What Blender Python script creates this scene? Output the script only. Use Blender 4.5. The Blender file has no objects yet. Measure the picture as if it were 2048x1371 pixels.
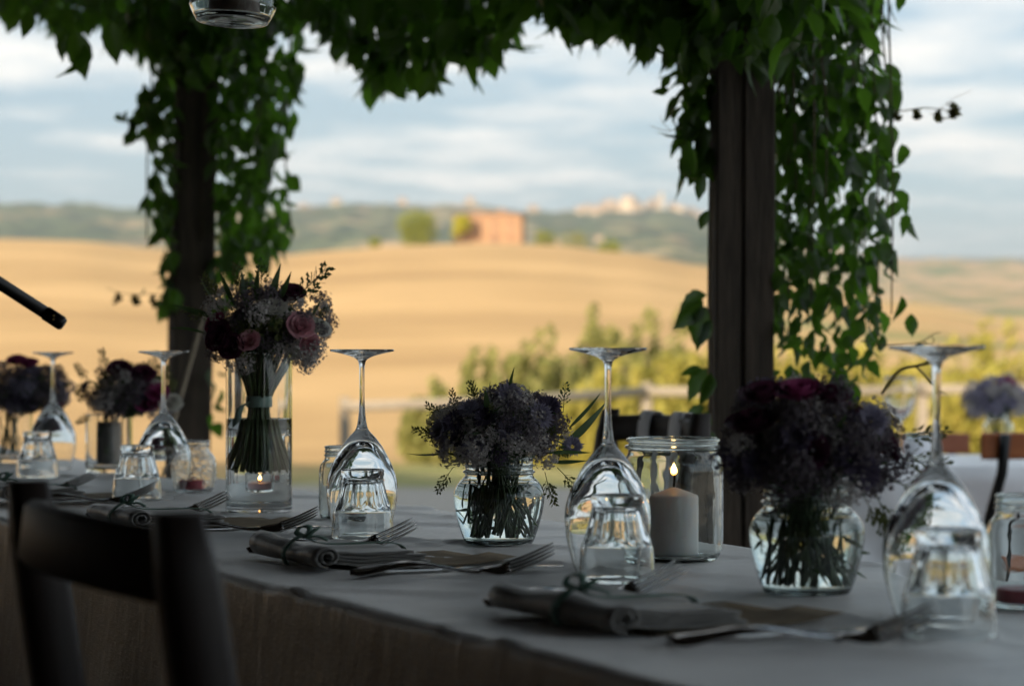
import bpy, math, random
from mathutils import Vector, Matrix, noise as mnoise
from math import sin, cos, pi, radians, atan2, sqrt

# ------------------------------------------------------------------ camera, sky, sun, exposure
SC = bpy.context.scene
COL = SC.collection
F = 4339.0            # focal length in photo pixels (50 mm on a 23.6 mm wide sensor)
CAMZ = 0.985          # eye height: level with the feet of the upturned glasses
TZ = 0.75             # table height
HOR = 713.0           # eye level row in the photograph
cam_d = bpy.data.cameras.new('camera')
cam_d.sensor_fit = 'HORIZONTAL'; cam_d.sensor_width = 23.6; cam_d.lens = 50.0
cam_d.shift_y = (HOR - 685.5) / 2048.0
cam_d.clip_start = 0.05; cam_d.clip_end = 60000
cam_d.dof.use_dof = True; cam_d.dof.focus_distance = 2.68; cam_d.dof.aperture_fstop = 3.5
cam_d.dof.aperture_blades = 0
cam = bpy.data.objects.new('camera', cam_d); COL.objects.link(cam)
cam.location = (0, 0, CAMZ); cam.rotation_euler = (radians(90), 0, 0)
SC.camera = cam

SUN_EL = radians(17); SUN_DIR = Vector((-0.56, -0.83, 0)).normalized()
to_sun = Vector((SUN_DIR.x * cos(SUN_EL), SUN_DIR.y * cos(SUN_EL), sin(SUN_EL)))
sun_d = bpy.data.lights.new('sun', 'SUN'); sun_d.energy = 5.0; sun_d.angle = radians(0.55)
sun_d.color = (1.0, 0.84, 0.64)
sun = bpy.data.objects.new('sun', sun_d); COL.objects.link(sun)
sun.rotation_euler = (-to_sun).to_track_quat('-Z', 'Y').to_euler(); sun.location = (-20, -30, 30)

world = bpy.data.worlds.new('World'); SC.world = world; world.use_nodes = True
wn = world.node_tree; wn.nodes.clear()
def wnode(t, **k):
    n = wn.nodes.new(t)
    for a, b in k.items(): setattr(n, a, b)
    return n
def wl(a, b): wn.links.new(a, b)
w_out = wnode('ShaderNodeOutputWorld'); w_bg = wnode('ShaderNodeBackground')
w_bg.inputs['Strength'].default_value = 0.13
w_sky = wnode('ShaderNodeTexSky'); w_sky.sky_type = 'NISHITA'; w_sky.sun_disc = False
w_sky.sun_elevation = SUN_EL; w_sky.sun_rotation = atan2(SUN_DIR.x, SUN_DIR.y)
w_sky.altitude = 300; w_sky.air_density = 1.0; w_sky.dust_density = 1.2; w_sky.ozone_density = 1.5
w_tc = wnode('ShaderNodeTexCoord'); w_sep = wnode('ShaderNodeSeparateXYZ'); wl(w_tc.outputs['Generated'], w_sep.inputs[0])
def wmath(op, a, b=None, clamp=False):
    n = wnode('ShaderNodeMath', operation=op); n.use_clamp = clamp
    for i, v in enumerate((a, b)):
        if v is None: continue
        if isinstance(v, (int, float)): n.inputs[i].default_value = v
        else: wl(v, n.inputs[i])
    return n.outputs[0]
# cloud layer seen in perspective: direction projected on a high plane
zc = wmath('ADD', wmath('MAXIMUM', w_sep.outputs['Z'], 0.0), 0.045)
w_com = wnode('ShaderNodeCombineXYZ')
wl(wmath('DIVIDE', w_sep.outputs['X'], zc), w_com.inputs[0]); wl(wmath('DIVIDE', w_sep.outputs['Y'], zc), w_com.inputs[1])
def wnoise(scale, detail, rough, off, sx=1.0, sy=1.0):
    mp = wnode('ShaderNodeMapping'); mp.inputs['Location'].default_value = off; mp.inputs['Scale'].default_value = (sx, sy, 1)
    wl(w_com.outputs[0], mp.inputs[0])
    n = wnode('ShaderNodeTexNoise'); n.inputs['Scale'].default_value = scale; n.inputs['Detail'].default_value = detail
    n.inputs['Roughness'].default_value = rough; wl(mp.outputs[0], n.inputs['Vector']); return n.outputs['Fac']
def wramp(fac, stops):
    n = wnode('ShaderNodeValToRGB'); wl(fac, n.inputs[0]); e = n.color_ramp.elements
    e[0].position, e[0].color = stops[0]; e[1].position, e[1].color = stops[1]
    for p, c in stops[2:]:
        x = e.new(p); x.color = c
    return n.outputs[0]
c1 = wnoise(1.25, 5, 0.55, (0.58, 9.31, 0), 1.25, 1.0)
c2 = wnoise(3.1, 4, 0.55, (18.87, 12.98, 0), 1.1, 1.0)
c3 = wnoise(0.33, 2, 0.5, (18.02, 2.26, 0), 1.0, 1.0)
mixf = wmath('ADD', wmath('ADD', wmath('MULTIPLY', c1, 0.50), wmath('MULTIPLY', c2, 0.20)), wmath('MULTIPLY', c3, 0.30))
cover = wramp(mixf, [(0.455, (0, 0, 0, 1)), (0.60, (1, 1, 1, 1))])
w_mix = wnode('ShaderNodeMix', data_type='RGBA'); w_mix.inputs['B'].default_value = (6.2, 6.0, 5.65, 1)
wl(cover, w_mix.inputs['Factor'])
# a thin veil of high cloud everywhere
w_veil = wnode('ShaderNodeMix', data_type='RGBA'); w_veil.inputs['Factor'].default_value = 0.7
w_veil.inputs['B'].default_value = (1.60, 2.35, 2.95, 1)
wl(w_sky.outputs[0], w_veil.inputs['A']); wl(w_veil.outputs['Result'], w_mix.inputs['A'])
wl(w_mix.outputs['Result'], w_bg.inputs['Color']); wl(w_bg.outputs[0], w_out.inputs['Surface'])

SC.view_settings.view_transform = 'Standard'; SC.view_settings.look = 'None'
SC.view_settings.exposure = 0.76; SC.view_settings.gamma = 1.0; SC.view_settings.use_curve_mapping = False
cy = SC.cycles
cy.use_denoising = True
try: cy.denoiser = 'OPENIMAGEDENOISE'
except Exception: pass
cy.max_bounces = 18; cy.transmission_bounces = 18; cy.glossy_bounces = 6; cy.diffuse_bounces = 4
cy.transparent_max_bounces = 12; cy.volume_bounces = 0
cy.caustics_refractive = True; cy.caustics_reflective = False
cy.sample_clamp_indirect = 6.0; cy.blur_glossy = 0.4

# ------------------------------------------------------------------ helpers
rnd = random.Random(11)
def at(px, py, Y): return Vector(((px - 1024) * Y / F, Y, CAMZ - (py - HOR) * Y / F))
TD = Vector((-0.472, 0.8816, 0)); TN = Vector((0.8816, 0.472, 0)); TO = Vector((0, 1.734, TZ))
TW = 0.646
def tab(s, t, z=0.0): return TO + TD * s + TN * t + Vector((0, 0, z))

def tag(o, label=None, cat=None, group=None, kind=None):
    if label: o['label'] = label
    if cat: o['category'] = cat
    if group: o['group'] = group
    if kind: o['kind'] = kind
    return o
def thing(name, label, cat, loc=(0, 0, 0), rotz=0.0, group=None):
    o = bpy.data.objects.new(name, None); COL.objects.link(o); o.empty_display_size = 0.05
    o.location = loc; o.rotation_euler = (0, 0, rotz)
    return tag(o, label, cat, group)
class MB:
    """collects shapes, builds one mesh"""
    def __init__(s): s.v = []; s.f = []
    def add(s, v, f):
        b = len(s.v); s.v += [tuple(p) for p in v]; s.f += [tuple(i + b for i in q) for q in f]; return s
    def xform(s, M): s.v = [tuple(M @ Vector(p)) for p in s.v]; return s
    def box(s, c, d, M=None):
        x, y, z = (k / 2 for k in d); v = [Vector((a * x, b * y, e * z)) for a in (-1, 1) for b in (-1, 1) for e in (-1, 1)]
        if M: v = [M @ p for p in v]
        v = [p + Vector(c) for p in v]
        return s.add(v, [(0, 1, 3, 2), (4, 6, 7, 5), (0, 4, 5, 1), (2, 3, 7, 6), (0, 2, 6, 4), (1, 5, 7, 3)])
    def tube(s, pts, rad, seg=8, cap=True):
        pts = [Vector(p) for p in pts]; n = len(pts)
        rad = rad if isinstance(rad, (list, tuple)) else [rad] * n
        v = []; f = []; up = None
        for i, p in enumerate(pts):
            t = (pts[min(i + 1, n - 1)] - pts[max(i - 1, 0)])
            if t.length < 1e-9: t = Vector((0, 0, 1))
            t.normalize()
            if up is None:
                up = Vector((0, 0, 1)) if abs(t.z) < 0.9 else Vector((1, 0, 0))
            a = (up - t * up.dot(t)).normalized(); b = t.cross(a); up = a
            for k in range(seg):
                w = 2 * pi * k / seg; v.append(p + (a * cos(w) + b * sin(w)) * rad[i])
        for i in range(n - 1):
            for k in range(seg):
                k2 = (k + 1) % seg; f.append((i * seg + k, i * seg + k2, (i + 1) * seg + k2, (i + 1) * seg + k))
        if cap:
            f.append(tuple(reversed(range(seg)))); f.append(tuple(range((n - 1) * seg, n * seg)))
        return s.add(v, f)
    def lathe(s, prof, seg=48, c=(0, 0, 0), mod=None):
        """prof: (r, z) list; r == 0 ends become poles"""
        v = []; f = []; rows = []
        for (r, z) in prof:
            if r < 1e-7: rows.append([len(v)]); v.append((c[0], c[1], c[2] + z))
            else:
                row = []
                for k in range(seg):
                    w = 2 * pi * k / seg; rr = mod(r, z, w) if mod else r
                    row.append(len(v)); v.append((c[0] + rr * cos(w), c[1] + rr * sin(w), c[2] + z))
                rows.append(row)
        for a, b in zip(rows, rows[1:]):
            for k in range(seg):
                k2 = (k + 1) % seg
                if len(a) == 1 and len(b) == 1: continue
                if len(a) == 1: f.append((a[0], b[k2], b[k]))
                elif len(b) == 1: f.append((a[k], a[k2], b[0]))
                else: f.append((a[k], a[k2], b[k2], b[k]))
        return s.add(v, f)
    def sweep(s, sect, path, close=True):
        """closed 2-D section points mapped by path frames: list of (origin, ax, ay)"""
        n = len(sect); v = []; f = []
        for (o, ax, ay) in path:
            for (a, b) in sect: v.append(o + ax * a + ay * b)
        m = len(path)
        for i in range(m - 1):
            for k in range(n):
                k2 = (k + 1) % n; f.append((i * n + k, i * n + k2, (i + 1) * n + k2, (i + 1) * n + k))
        if close: f.append(tuple(reversed(range(n)))); f.append(tuple(range((m - 1) * n, m * n)))
        return s.add(v, f)
    def mesh(s, name, mat=None, smooth=True):
        me = bpy.data.meshes.new(name); me.from_pydata(s.v, [], s.f); me.update()
        if smooth: me.polygons.foreach_set('use_smooth', [True] * len(me.polygons))
        if mat: me.materials.append(mat)
        return me
    def build(s, name, mat, parent=None, smooth=True, loc=None, rot=None):
        return link(name, s.mesh(name, mat, smooth), parent, loc, rot)
def link(name, me, parent=None, loc=None, rot=None, scale=None):
    o = bpy.data.objects.new(name, me); COL.objects.link(o)
    if parent: o.parent = parent
    if loc is not None: o.location = loc
    if rot is not None: o.rotation_euler = rot
    if scale is not None: o.scale = (scale,) * 3 if isinstance(scale, (int, float)) else scale
    return o
def copy_tree(o, parent=None):
    c = o.copy(); COL.objects.link(c); c.parent = parent
    for ch in list(o.children): copy_tree(ch, c)
    return c
def bevel(o, w, seg=2, ang=30):
    m = o.modifiers.new('bevel', 'BEVEL'); m.width = w; m.segments = seg; m.limit_method = 'ANGLE'; m.angle_limit = radians(ang)
    return o
def spline(pts, n=6):
    """Catmull-Rom through 2-D / 3-D points"""
    P = [Vector(p) for p in pts]; out = []
    for i in range(len(P) - 1):
        p0 = P[max(i - 1, 0)]; p1 = P[i]; p2 = P[i + 1]; p3 = P[min(i + 2, len(P) - 1)]
        for k in range(n):
            t = k / n
            out.append(0.5 * ((2 * p1) + (p2 - p0) * t + (2 * p0 - 5 * p1 + 4 * p2 - p3) * t * t + (3 * p1 - p0 - 3 * p2 + p3) * t ** 3))
    out.append(P[-1]); return out
def prof(*pieces, n=5):
    out = []
    for p in pieces:
        q = [(v.x, v.y) for v in spline(p, n)] if len(p) > 2 else list(p)
        q = [(max(0.0, a), b) for a, b in q]
        if out and abs(out[-1][0] - q[0][0]) < 1e-6 and abs(out[-1][1] - q[0][1]) < 1e-6: q = q[1:]
        out += q
    return out
def lerp(a, b, t): return a + (b - a) * t
def interp(x, tbl):
    if x <= tbl[0][0]: return tbl[0][1]
    for (a, u), (b, v) in zip(tbl, tbl[1:]):
        if x <= b:
            t = (x - a) / (b - a); t = t * t * (3 - 2 * t); return u + (v - u) * t
    return tbl[-1][1]

# ------------------------------------------------------------------ materials
class NT:
    def __init__(s, name):
        s.m = bpy.data.materials.new(name); s.m.use_nodes = True; s.t = s.m.node_tree; s.t.nodes.clear()
        s.out = s.t.nodes.new('ShaderNodeOutputMaterial')
    def n(s, t, **k):
        x = s.t.nodes.new(t)
        for a, b in k.items(): setattr(x, a, b)
        return x
    def l(s, a, b): s.t.links.new(a, b)
    def set(s, node, **k):
        for a, v in k.items():
            i = node.inputs[a.replace('_', ' ')]
            if isinstance(v, bpy.types.NodeSocket): s.l(v, i)
            else: i.default_value = v
        return node
    def coord(s, kind='Object', scale=(1, 1, 1), rot=(0, 0, 0)):
        tc = s.n('ShaderNodeTexCoord'); mp = s.n('ShaderNodeMapping'); mp.inputs['Scale'].default_value = scale
        mp.inputs['Rotation'].default_value = rot
        s.l(tc.outputs[kind], mp.inputs[0]); return mp.outputs[0]
    def pos(s, scale=(1, 1, 1)):
        g = s.n('ShaderNodeNewGeometry'); mp = s.n('ShaderNodeMapping'); mp.inputs['Scale'].default_value = scale
        s.l(g.outputs['Position'], mp.inputs[0]); return mp.outputs[0]
    def noise(s, vec, scale, detail=4, rough=0.55, out='Fac'):
        x = s.n('ShaderNodeTexNoise'); x.inputs['Scale'].default_value = scale; x.inputs['Detail'].default_value = detail
        x.inputs['Roughness'].default_value = rough
        if vec is not None: s.l(vec, x.inputs['Vector'])
        return x.outputs[out]
    def ramp(s, fac, *stops):
        x = s.n('ShaderNodeValToRGB'); s.l(fac, x.inputs[0]); e = x.color_ramp.elements
        for i, (p, c) in enumerate(stops):
            c = (c, c, c, 1) if isinstance(c, (int, float)) else (*c, 1)
            if i < 2: e[i].position = p; e[i].color = c
            else: q = e.new(p); q.color = c
        return x.outputs[0]
    def mix(s, f, a, b, mode='MIX'):
        x = s.n('ShaderNodeMix', data_type='RGBA', blend_type=mode)
        for k, v in (('Factor', f), ('A', a), ('B', b)):
            if isinstance(v, bpy.types.NodeSocket): s.l(v, x.inputs[k])
            elif isinstance(v, (int, float)): x.inputs[k].default_value = v if k == 'Factor' else (v, v, v, 1)
            else: x.inputs[k].default_value = (*v, 1)
        return x.outputs['Result']
    def math(s, op, a, b=0.0):
        x = s.n('ShaderNodeMath', operation=op)
        for i, v in enumerate((a, b)):
            if isinstance(v, (int, float)): x.inputs[i].default_value = v
            else: s.l(v, x.inputs[i])
        return x.outputs[0]
    def bump(s, h, strength=0.3, dist=0.01):
        x = s.n('ShaderNodeBump'); x.inputs['Strength'].default_value = strength; x.inputs['Distance'].default_value = dist
        s.l(h, x.inputs['Height']); return x.outputs[0]
    def pbsdf(s, **k):
        b = s.n('ShaderNodeBsdfPrincipled'); s.set(b, **k); return b
    def done(s, bs): s.l(bs.outputs[0], s.out.inputs['Surface']); return s.m

def simple(name, col, rough=0.5, var=0.25, scale=30, metallic=0.0, bump=0.0, bscale=None, bdist=0.002, **k):
    t = NT(name); c = t.coord(); nz = t.noise(c, scale)
    lo = tuple(max(0, x * (1 - var)) for x in col); hi = tuple(min(1, x * (1 + var)) for x in col)
    b = t.pbsdf(Base_Color=t.ramp(nz, (0.3, lo), (0.7, hi)), Roughness=rough, Metallic=metallic, **k)
    if bump: t.set(b, Normal=t.bump(t.noise(c, bscale or scale, 6, 0.6), bump, bdist))
    return t.done(b)
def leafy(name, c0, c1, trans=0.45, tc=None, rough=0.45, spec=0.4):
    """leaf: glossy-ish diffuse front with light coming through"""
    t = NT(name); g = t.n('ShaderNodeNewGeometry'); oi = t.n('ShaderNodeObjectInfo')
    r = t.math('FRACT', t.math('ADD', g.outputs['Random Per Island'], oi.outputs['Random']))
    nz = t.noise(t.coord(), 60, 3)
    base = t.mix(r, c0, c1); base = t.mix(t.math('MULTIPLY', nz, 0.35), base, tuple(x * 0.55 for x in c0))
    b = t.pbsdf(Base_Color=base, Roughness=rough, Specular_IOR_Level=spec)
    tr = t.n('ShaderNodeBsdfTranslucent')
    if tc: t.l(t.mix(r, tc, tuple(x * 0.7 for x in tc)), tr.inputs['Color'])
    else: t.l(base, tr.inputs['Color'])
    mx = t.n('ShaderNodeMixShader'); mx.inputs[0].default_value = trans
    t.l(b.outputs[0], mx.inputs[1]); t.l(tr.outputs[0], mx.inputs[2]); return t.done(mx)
def glassmat(name, col=(1, 1, 1), ior=1.5, rough=0.0, bump=0.0, bscale=40, bdist=0.001):
    t = NT(name); g = t.n('ShaderNodeBsdfGlass'); g.inputs['Color'].default_value = (*col, 1); g.inputs['IOR'].default_value = ior
    g.inputs['Roughness'].default_value = rough
    if bump: t.l(t.bump(t.noise(t.coord(), bscale, 2, 0.5), bump, bdist), g.inputs['Normal'])
    return t.done(g)
def emit(name, stops, strength):
    t = NT(name); tc = t.n('ShaderNodeTexCoord'); sp = t.n('ShaderNodeSeparateXYZ'); t.l(tc.outputs['Generated'], sp.inputs[0])
    e = t.n('ShaderNodeEmission'); t.l(t.ramp(sp.outputs['Z'], *stops), e.inputs['Color']); e.inputs['Strength'].default_value = strength
    return t.done(e)

M = {}
M['glass'] = glassmat('clear_glass', (0.985, 0.99, 0.99), 1.5)
M['pressed_glass'] = glassmat('pressed_glass', (0.975, 0.985, 0.985), 1.5, bump=0.15, bscale=60)
M['jar_glass'] = glassmat('jar_glass', (0.96, 0.98, 0.975), 1.5, bump=0.25, bscale=28, bdist=0.002)
M['crackle_glass'] = glassmat('crackle_glass', (0.97, 0.98, 0.98), 1.5, bump=0.9, bscale=90, bdist=0.003)
M['water'] = glassmat('water', (0.97, 0.985, 0.98), 1.333)
def cloth(name, col):
    t = NT(name); c = t.coord()
    h = t.math('ADD', t.noise(t.coord(scale=(700, 90, 500)), 1.0, 2), t.noise(t.coord(scale=(90, 700, 500)), 1.0, 2))
    nz = t.noise(c, 9, 6, 0.6)
    b = t.pbsdf(Base_Color=t.ramp(nz, (0.3, tuple(x * 0.86 for x in col)), (0.72, col)), Roughness=0.42, Specular_IOR_Level=0.7, Sheen_Weight=0.4, Sheen_Roughness=0.4)
    hh = t.math('ADD', t.math('MULTIPLY', h, 0.25), t.math('MULTIPLY', t.noise(c, 26, 5, 0.65), 1.1))
    wr = t.noise(t.coord(scale=(3, 16, 5), rot=(0, 0, 0.5)), 2.2, 5, 0.6)
    hh = t.math('ADD', hh, t.math('MULTIPLY', wr, 2.6))
    t.set(b, Normal=t.bump(hh, 0.6, 0.0018)); return t.done(b)
M['cloth'] = cloth('tablecloth_linen', (0.86, 0.85, 0.835))
M['white_cloth'] = cloth('white_cloth', (0.92, 0.92, 0.94))
M['napkin'] = cloth('napkin_linen', (0.21, 0.20, 0.185))
M['paper'] = simple('kraft_paper', (0.30, 0.235, 0.155), 0.85, 0.15, 60, bump=0.15)
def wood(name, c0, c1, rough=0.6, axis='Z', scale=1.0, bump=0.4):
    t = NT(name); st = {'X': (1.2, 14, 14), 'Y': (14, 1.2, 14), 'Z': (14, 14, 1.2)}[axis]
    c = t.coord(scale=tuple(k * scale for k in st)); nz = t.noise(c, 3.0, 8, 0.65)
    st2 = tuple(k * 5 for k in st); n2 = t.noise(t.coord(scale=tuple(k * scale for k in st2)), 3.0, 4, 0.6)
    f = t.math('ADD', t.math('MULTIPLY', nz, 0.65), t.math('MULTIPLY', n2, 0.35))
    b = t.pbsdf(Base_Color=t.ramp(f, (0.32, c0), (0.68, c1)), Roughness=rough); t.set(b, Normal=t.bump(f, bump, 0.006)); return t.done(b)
M['post_wood'] = wood('weathered_post_wood', (0.020, 0.016, 0.012), (0.110, 0.082, 0.060), 0.85, bump=1.0)
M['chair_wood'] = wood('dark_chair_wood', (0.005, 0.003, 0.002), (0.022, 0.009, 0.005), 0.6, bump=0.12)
M['red_wood'] = wood('reddish_slat_wood', (0.22, 0.060, 0.024), (0.34, 0.105, 0.045), 0.45, axis='X', bump=0.1)
M['orange_wood'] = wood('orange_slat_wood', (0.34, 0.085, 0.018), (0.48, 0.14, 0.035), 0.4, axis='X', bump=0.1)
M['fence_wood'] = wood('fence_wood', (0.22, 0.185, 0.14), (0.38, 0.32, 0.24), 0.85, axis='X')
M['straw'] = simple('chair_rush', (0.30, 0.22, 0.10), 0.8, 0.3, 80, bump=0.4)
M['black_metal'] = simple('black_metal', (0.010, 0.010, 0.011), 0.35, 0.2, 40, 0.3)
M['brass'] = simple('brass', (0.60, 0.42, 0.16), 0.3, 0.1, 40, 1.0)
M['steel'] = simple('cutlery_steel', (0.62, 0.61, 0.60), 0.16, 0.05, 40, 1.0)
M['wire'] = simple('wire', (0.25, 0.24, 0.23), 0.4, 0.1, 40, 1.0)
M['rope'] = simple('rope', (0.30, 0.24, 0.17), 0.9, 0.3, 120, bump=0.5)
M['mint'] = simple('mint_ribbon', (0.30, 0.43, 0.37), 0.6, 0.15, 90, bump=0.2, bscale=300)
M['green_ribbon'] = simple('green_ribbon', (0.085, 0.17, 0.125), 0.6, 0.2, 90, bump=0.2, bscale=300)
M['white_ribbon'] = simple('white_ribbon', (0.88, 0.88, 0.92), 0.6, 0.04, 40)
def wax(name, col):
    t = NT(name); b = t.pbsdf(Base_Color=(*col, 1), Roughness=0.45, Subsurface_Weight=0.85, Subsurface_Radius=(0.03, 0.022, 0.018), Subsurface_Scale=1.0)
    t.set(b, Normal=t.bump(t.noise(t.coord(), 60, 3), 0.12, 0.001)); return t.done(b)
M['white_wax'] = wax('white_wax', (0.78, 0.75, 0.74)); M['pink_wax'] = wax('pink_wax', (0.78, 0.55, 0.60)); M['red_wax'] = wax('red_wax', (0.42, 0.022, 0.055))
M['dark_wax'] = wax('dark_wax', (0.16, 0.12, 0.10))
M['wick'] = simple('wick', (0.02, 0.016, 0.012), 0.9)
M['flame'] = emit('flame', [(0.0, (0.9, 0.25, 0.03)), (0.35, (1.0, 0.55, 0.14)), (0.75, (1.0, 0.75, 0.35)), (1.0, (1.0, 0.5, 0.1))], 7.0)
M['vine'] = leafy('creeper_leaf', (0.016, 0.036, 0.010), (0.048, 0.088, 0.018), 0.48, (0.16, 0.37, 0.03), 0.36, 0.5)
M['vine_stem'] = simple('creeper_stem', (0.085, 0.062, 0.035), 0.8, 0.3, 60)
M['young_shoot'] = simple('young_shoot', (0.20, 0.17, 0.06), 0.6, 0.3, 60)
M['young_leaf'] = leafy('young_leaf', (0.13, 0.17, 0.04), (0.24, 0.16, 0.05), 0.5, (0.35, 0.33, 0.08))
def petal(name, c0, c1): return leafy(name, c0, c1, 0.30, None, 0.6, 0.2)
M['pink'] = petal('pink_petal', (0.62, 0.27, 0.33), (0.80, 0.47, 0.50))
M['burgundy'] = petal('burgundy_petal', (0.085, 0.022, 0.05), (0.17, 0.05, 0.095))
M['magenta'] = petal('magenta_petal', (0.34, 0.05, 0.16), (0.48, 0.10, 0.25))
M['cream'] = petal('cream_petal', (0.70, 0.68, 0.60), (0.82, 0.80, 0.74))
M['lilac'] = petal('lilac_petal', (0.29, 0.265, 0.36), (0.44, 0.41, 0.51))
M['violet'] = petal('violet_petal', (0.085, 0.07, 0.11), (0.18, 0.145, 0.21))
M['white_filler'] = petal('white_filler', (0.52, 0.48, 0.47), (0.74, 0.69, 0.66))
M['dusk_filler'] = petal('dusky_filler', (0.14, 0.12, 0.135), (0.25, 0.21, 0.23))
M['bud'] = petal('green_bud', (0.13, 0.16, 0.05), (0.24, 0.25, 0.09))
M['leafgreen'] = leafy('bouquet_leaf', (0.045, 0.085, 0.035), (0.10, 0.16, 0.07), 0.35, (0.14, 0.24, 0.07))
M['stem'] = simple('flower_stem', (0.085, 0.13, 0.045), 0.5, 0.35, 50)
M['yellow_centre'] = simple('flower_centre', (0.30, 0.24, 0.10), 0.8)

# ------------------------------------------------------------------ ground and far hills
CREST = [(-900, 470), (0, 481), (150, 484), (300, 497), (430, 506), (560, 510), (680, 500), (800, 491), (980, 486), (1100, 490), (1250, 505), (1420, 531), (1600, 562), (1800, 598), (2048, 630), (2900, 660)]
RIDGE = [(-900, 395), (0, 407), (200, 410), (300, 417), (600, 413), (700, 408), (800, 411), (920, 410), (1050, 423), (1160, 424), (1250, 418), (1340, 418), (1400, 432), (1500, 456), (1650, 492), (1780, 518), (2048, 519), (2900, 522)]
NEARZ = [(0, 0), (8, 0), (24, -0.32), (60, -2.2), (90, -2.6)]
RISE = [(70, 0.0), (130, 0.10), (200, 0.285), (300, 0.60), (380, 0.84), (450, 1.0)]
def px_of(x, y): return 1024 + F * x / max(y, 1.0)
def lin(x, tbl):
    if x <= tbl[0][0]: return tbl[0][1]
    for (a, u), (b, v) in zip(tbl, tbl[1:]):
        if x <= b: return u + (v - u) * (x - a) / (b - a)
    return tbl[-1][1]
def ground_z(x, y):
    base = interp(y, NEARZ)
    if y > 70:
        # the field hill: its crest line runs across about 450 m away
        xx = x * 450.0 / y if y < 450 else x
        zc_ = CAMZ + (HOR - interp(px_of(xx, 450), CREST)) / F * 450
        if y <= 450: base = lerp(base, zc_, lin(y, RISE))
        else:
            t = min(1.0, (y - 450) / 420.0); base = lerp(zc_, -14.0, t * t * (3 - 2 * t))
        base += (mnoise.noise(Vector((x * 0.012, y * 0.012, 3.3))) * 0.9) * min(1, (y - 70) / 120)
    elif y > 24: base += mnoise.noise(Vector((x * 0.1, y * 0.1, 1.0))) * 0.10
    return base
def hill_z(x, y):
    t = (y - 800) / 2700.0
    if t <= 1:
        xx = x * 3500 / y
        zr = CAMZ + (HOR - interp(px_of(xx, 3500), RIDGE)) / F * 3500
        z = lerp(-16.0, zr, max(0, t) ** 1.25)
        wz = min(1, max(0, t) * 4)
        z += mnoise.fractal(Vector((x * 0.0032, y * 0.0032, 7.1)), 1.0, 2.0, 3) * 16 * wz * (0.35 + 0.65 * (1 - t))
        z += mnoise.noise(Vector((x * 0.026, y * 0.026, 1.1))) * 9.0 * wz
        return z
    zr = CAMZ + (HOR - interp(px_of(x * 3500 / y, 3500), RIDGE)) / F * 3500
    return zr - (y - 3500) * 0.06
def fan(name, ys, nu, half, zf, mat):
    mb = MB(); v = []; f = []
    for y in ys:
        w = half(y)
        for i in range(nu + 1):
            x = w * (2 * i / nu - 1); v.append((x, y, zf(x, y)))
    for j in range(len(ys) - 1):
        for i in range(nu):
            a = j * (nu + 1) + i; f.append((a, a + 1, a + nu + 2, a + nu + 1))
    mb.add(v, f); return mb.build(name, mat)
def ground_material():
    t = NT('ground'); p = t.pos(); sp = t.n('ShaderNodeSeparateXYZ'); t.l(p, sp.inputs[0])
    X, Y = sp.outputs['X'], sp.outputs['Y']
    # gravel yard
    gr = t.noise(p, 55, 5, 0.7); gl = t.noise(p, 0.6, 3)
    gravel = t.mix(gl, t.ramp(gr, (0.3, (0.26, 0.24, 0.215)), (0.7, (0.46, 0.43, 0.39))), (0.36, 0.335, 0.30))
    # short dry grass by the fence
    gn = t.noise(p, 1.6, 5, 0.65)
    grass = t.ramp(gn, (0.35, (0.19, 0.20, 0.07)), (0.50, (0.30, 0.29, 0.12)), (0.68, (0.46, 0.37, 0.19)))
    # stubble field with combine tracks following the slope
    f1 = t.noise(t.pos((0.014, 0.030, 0)), 1.0, 6, 0.66); f2 = t.noise(t.pos((0.09, 0.32, 0)), 1.0, 4, 0.6)
    f3 = t.noise(t.pos((0.010, 0.016, 0)), 1.0, 4, 0.6)
    ff = t.math('ADD', t.math('MULTIPLY', f1, 0.55), t.math('ADD', t.math('MULTIPLY', f2, 0.12), t.math('MULTIPLY', f3, 0.33)))
    field = t.ramp(ff, (0.30, (0.36, 0.22, 0.095)), (0.5, (0.57, 0.365, 0.165)), (0.66, (0.80, 0.53, 0.25)))
    # greener dip on the right hand side, a long way off
    gm = t.noise(t.pos((0.010, 0.035, 0)), 1.0, 3, 0.5)
    rt = t.math('MULTIPLY', t.math('GREATER_THAN', t.math('DIVIDE', X, t.math('MAXIMUM', Y, 1.0)), 0.12), t.math('GREATER_THAN', Y, 140))
    gs = t.math('MULTIPLY', rt, t.ramp(gm, (0.50, 0.0), (0.62, 0.75)))
    field = t.mix(gs, field, (0.22, 0.25, 0.09))
    wob = t.math('MULTIPLY', t.math('SUBTRACT', t.noise(p, 0.35, 4), 0.5), 3.5)
    yy = t.math('ADD', Y, wob)
    e1 = t.n('ShaderNodeMapRange'); t.l(yy, e1.inputs[0]); e1.inputs[1].default_value = 21.0; e1.inputs[2].default_value = 22.0
    e2 = t.n('ShaderNodeMapRange'); t.l(t.math('SUBTRACT', yy, t.math('MULTIPLY', X, 2.6)), e2.inputs[0]); e2.inputs[1].default_value = 27.0; e2.inputs[2].default_value = 34.0
    c = t.mix(e1.outputs[0], gravel, grass); c = t.mix(e2.outputs[0], c, field)
    b = t.pbsdf(Base_Color=c, Roughness=0.95, Specular_IOR_Level=0.1)
    t.set(b, Normal=t.bump(t.math('ADD', gr, t.noise(p, 4, 3)), 0.6, 0.03)); return t.done(b)
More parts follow.
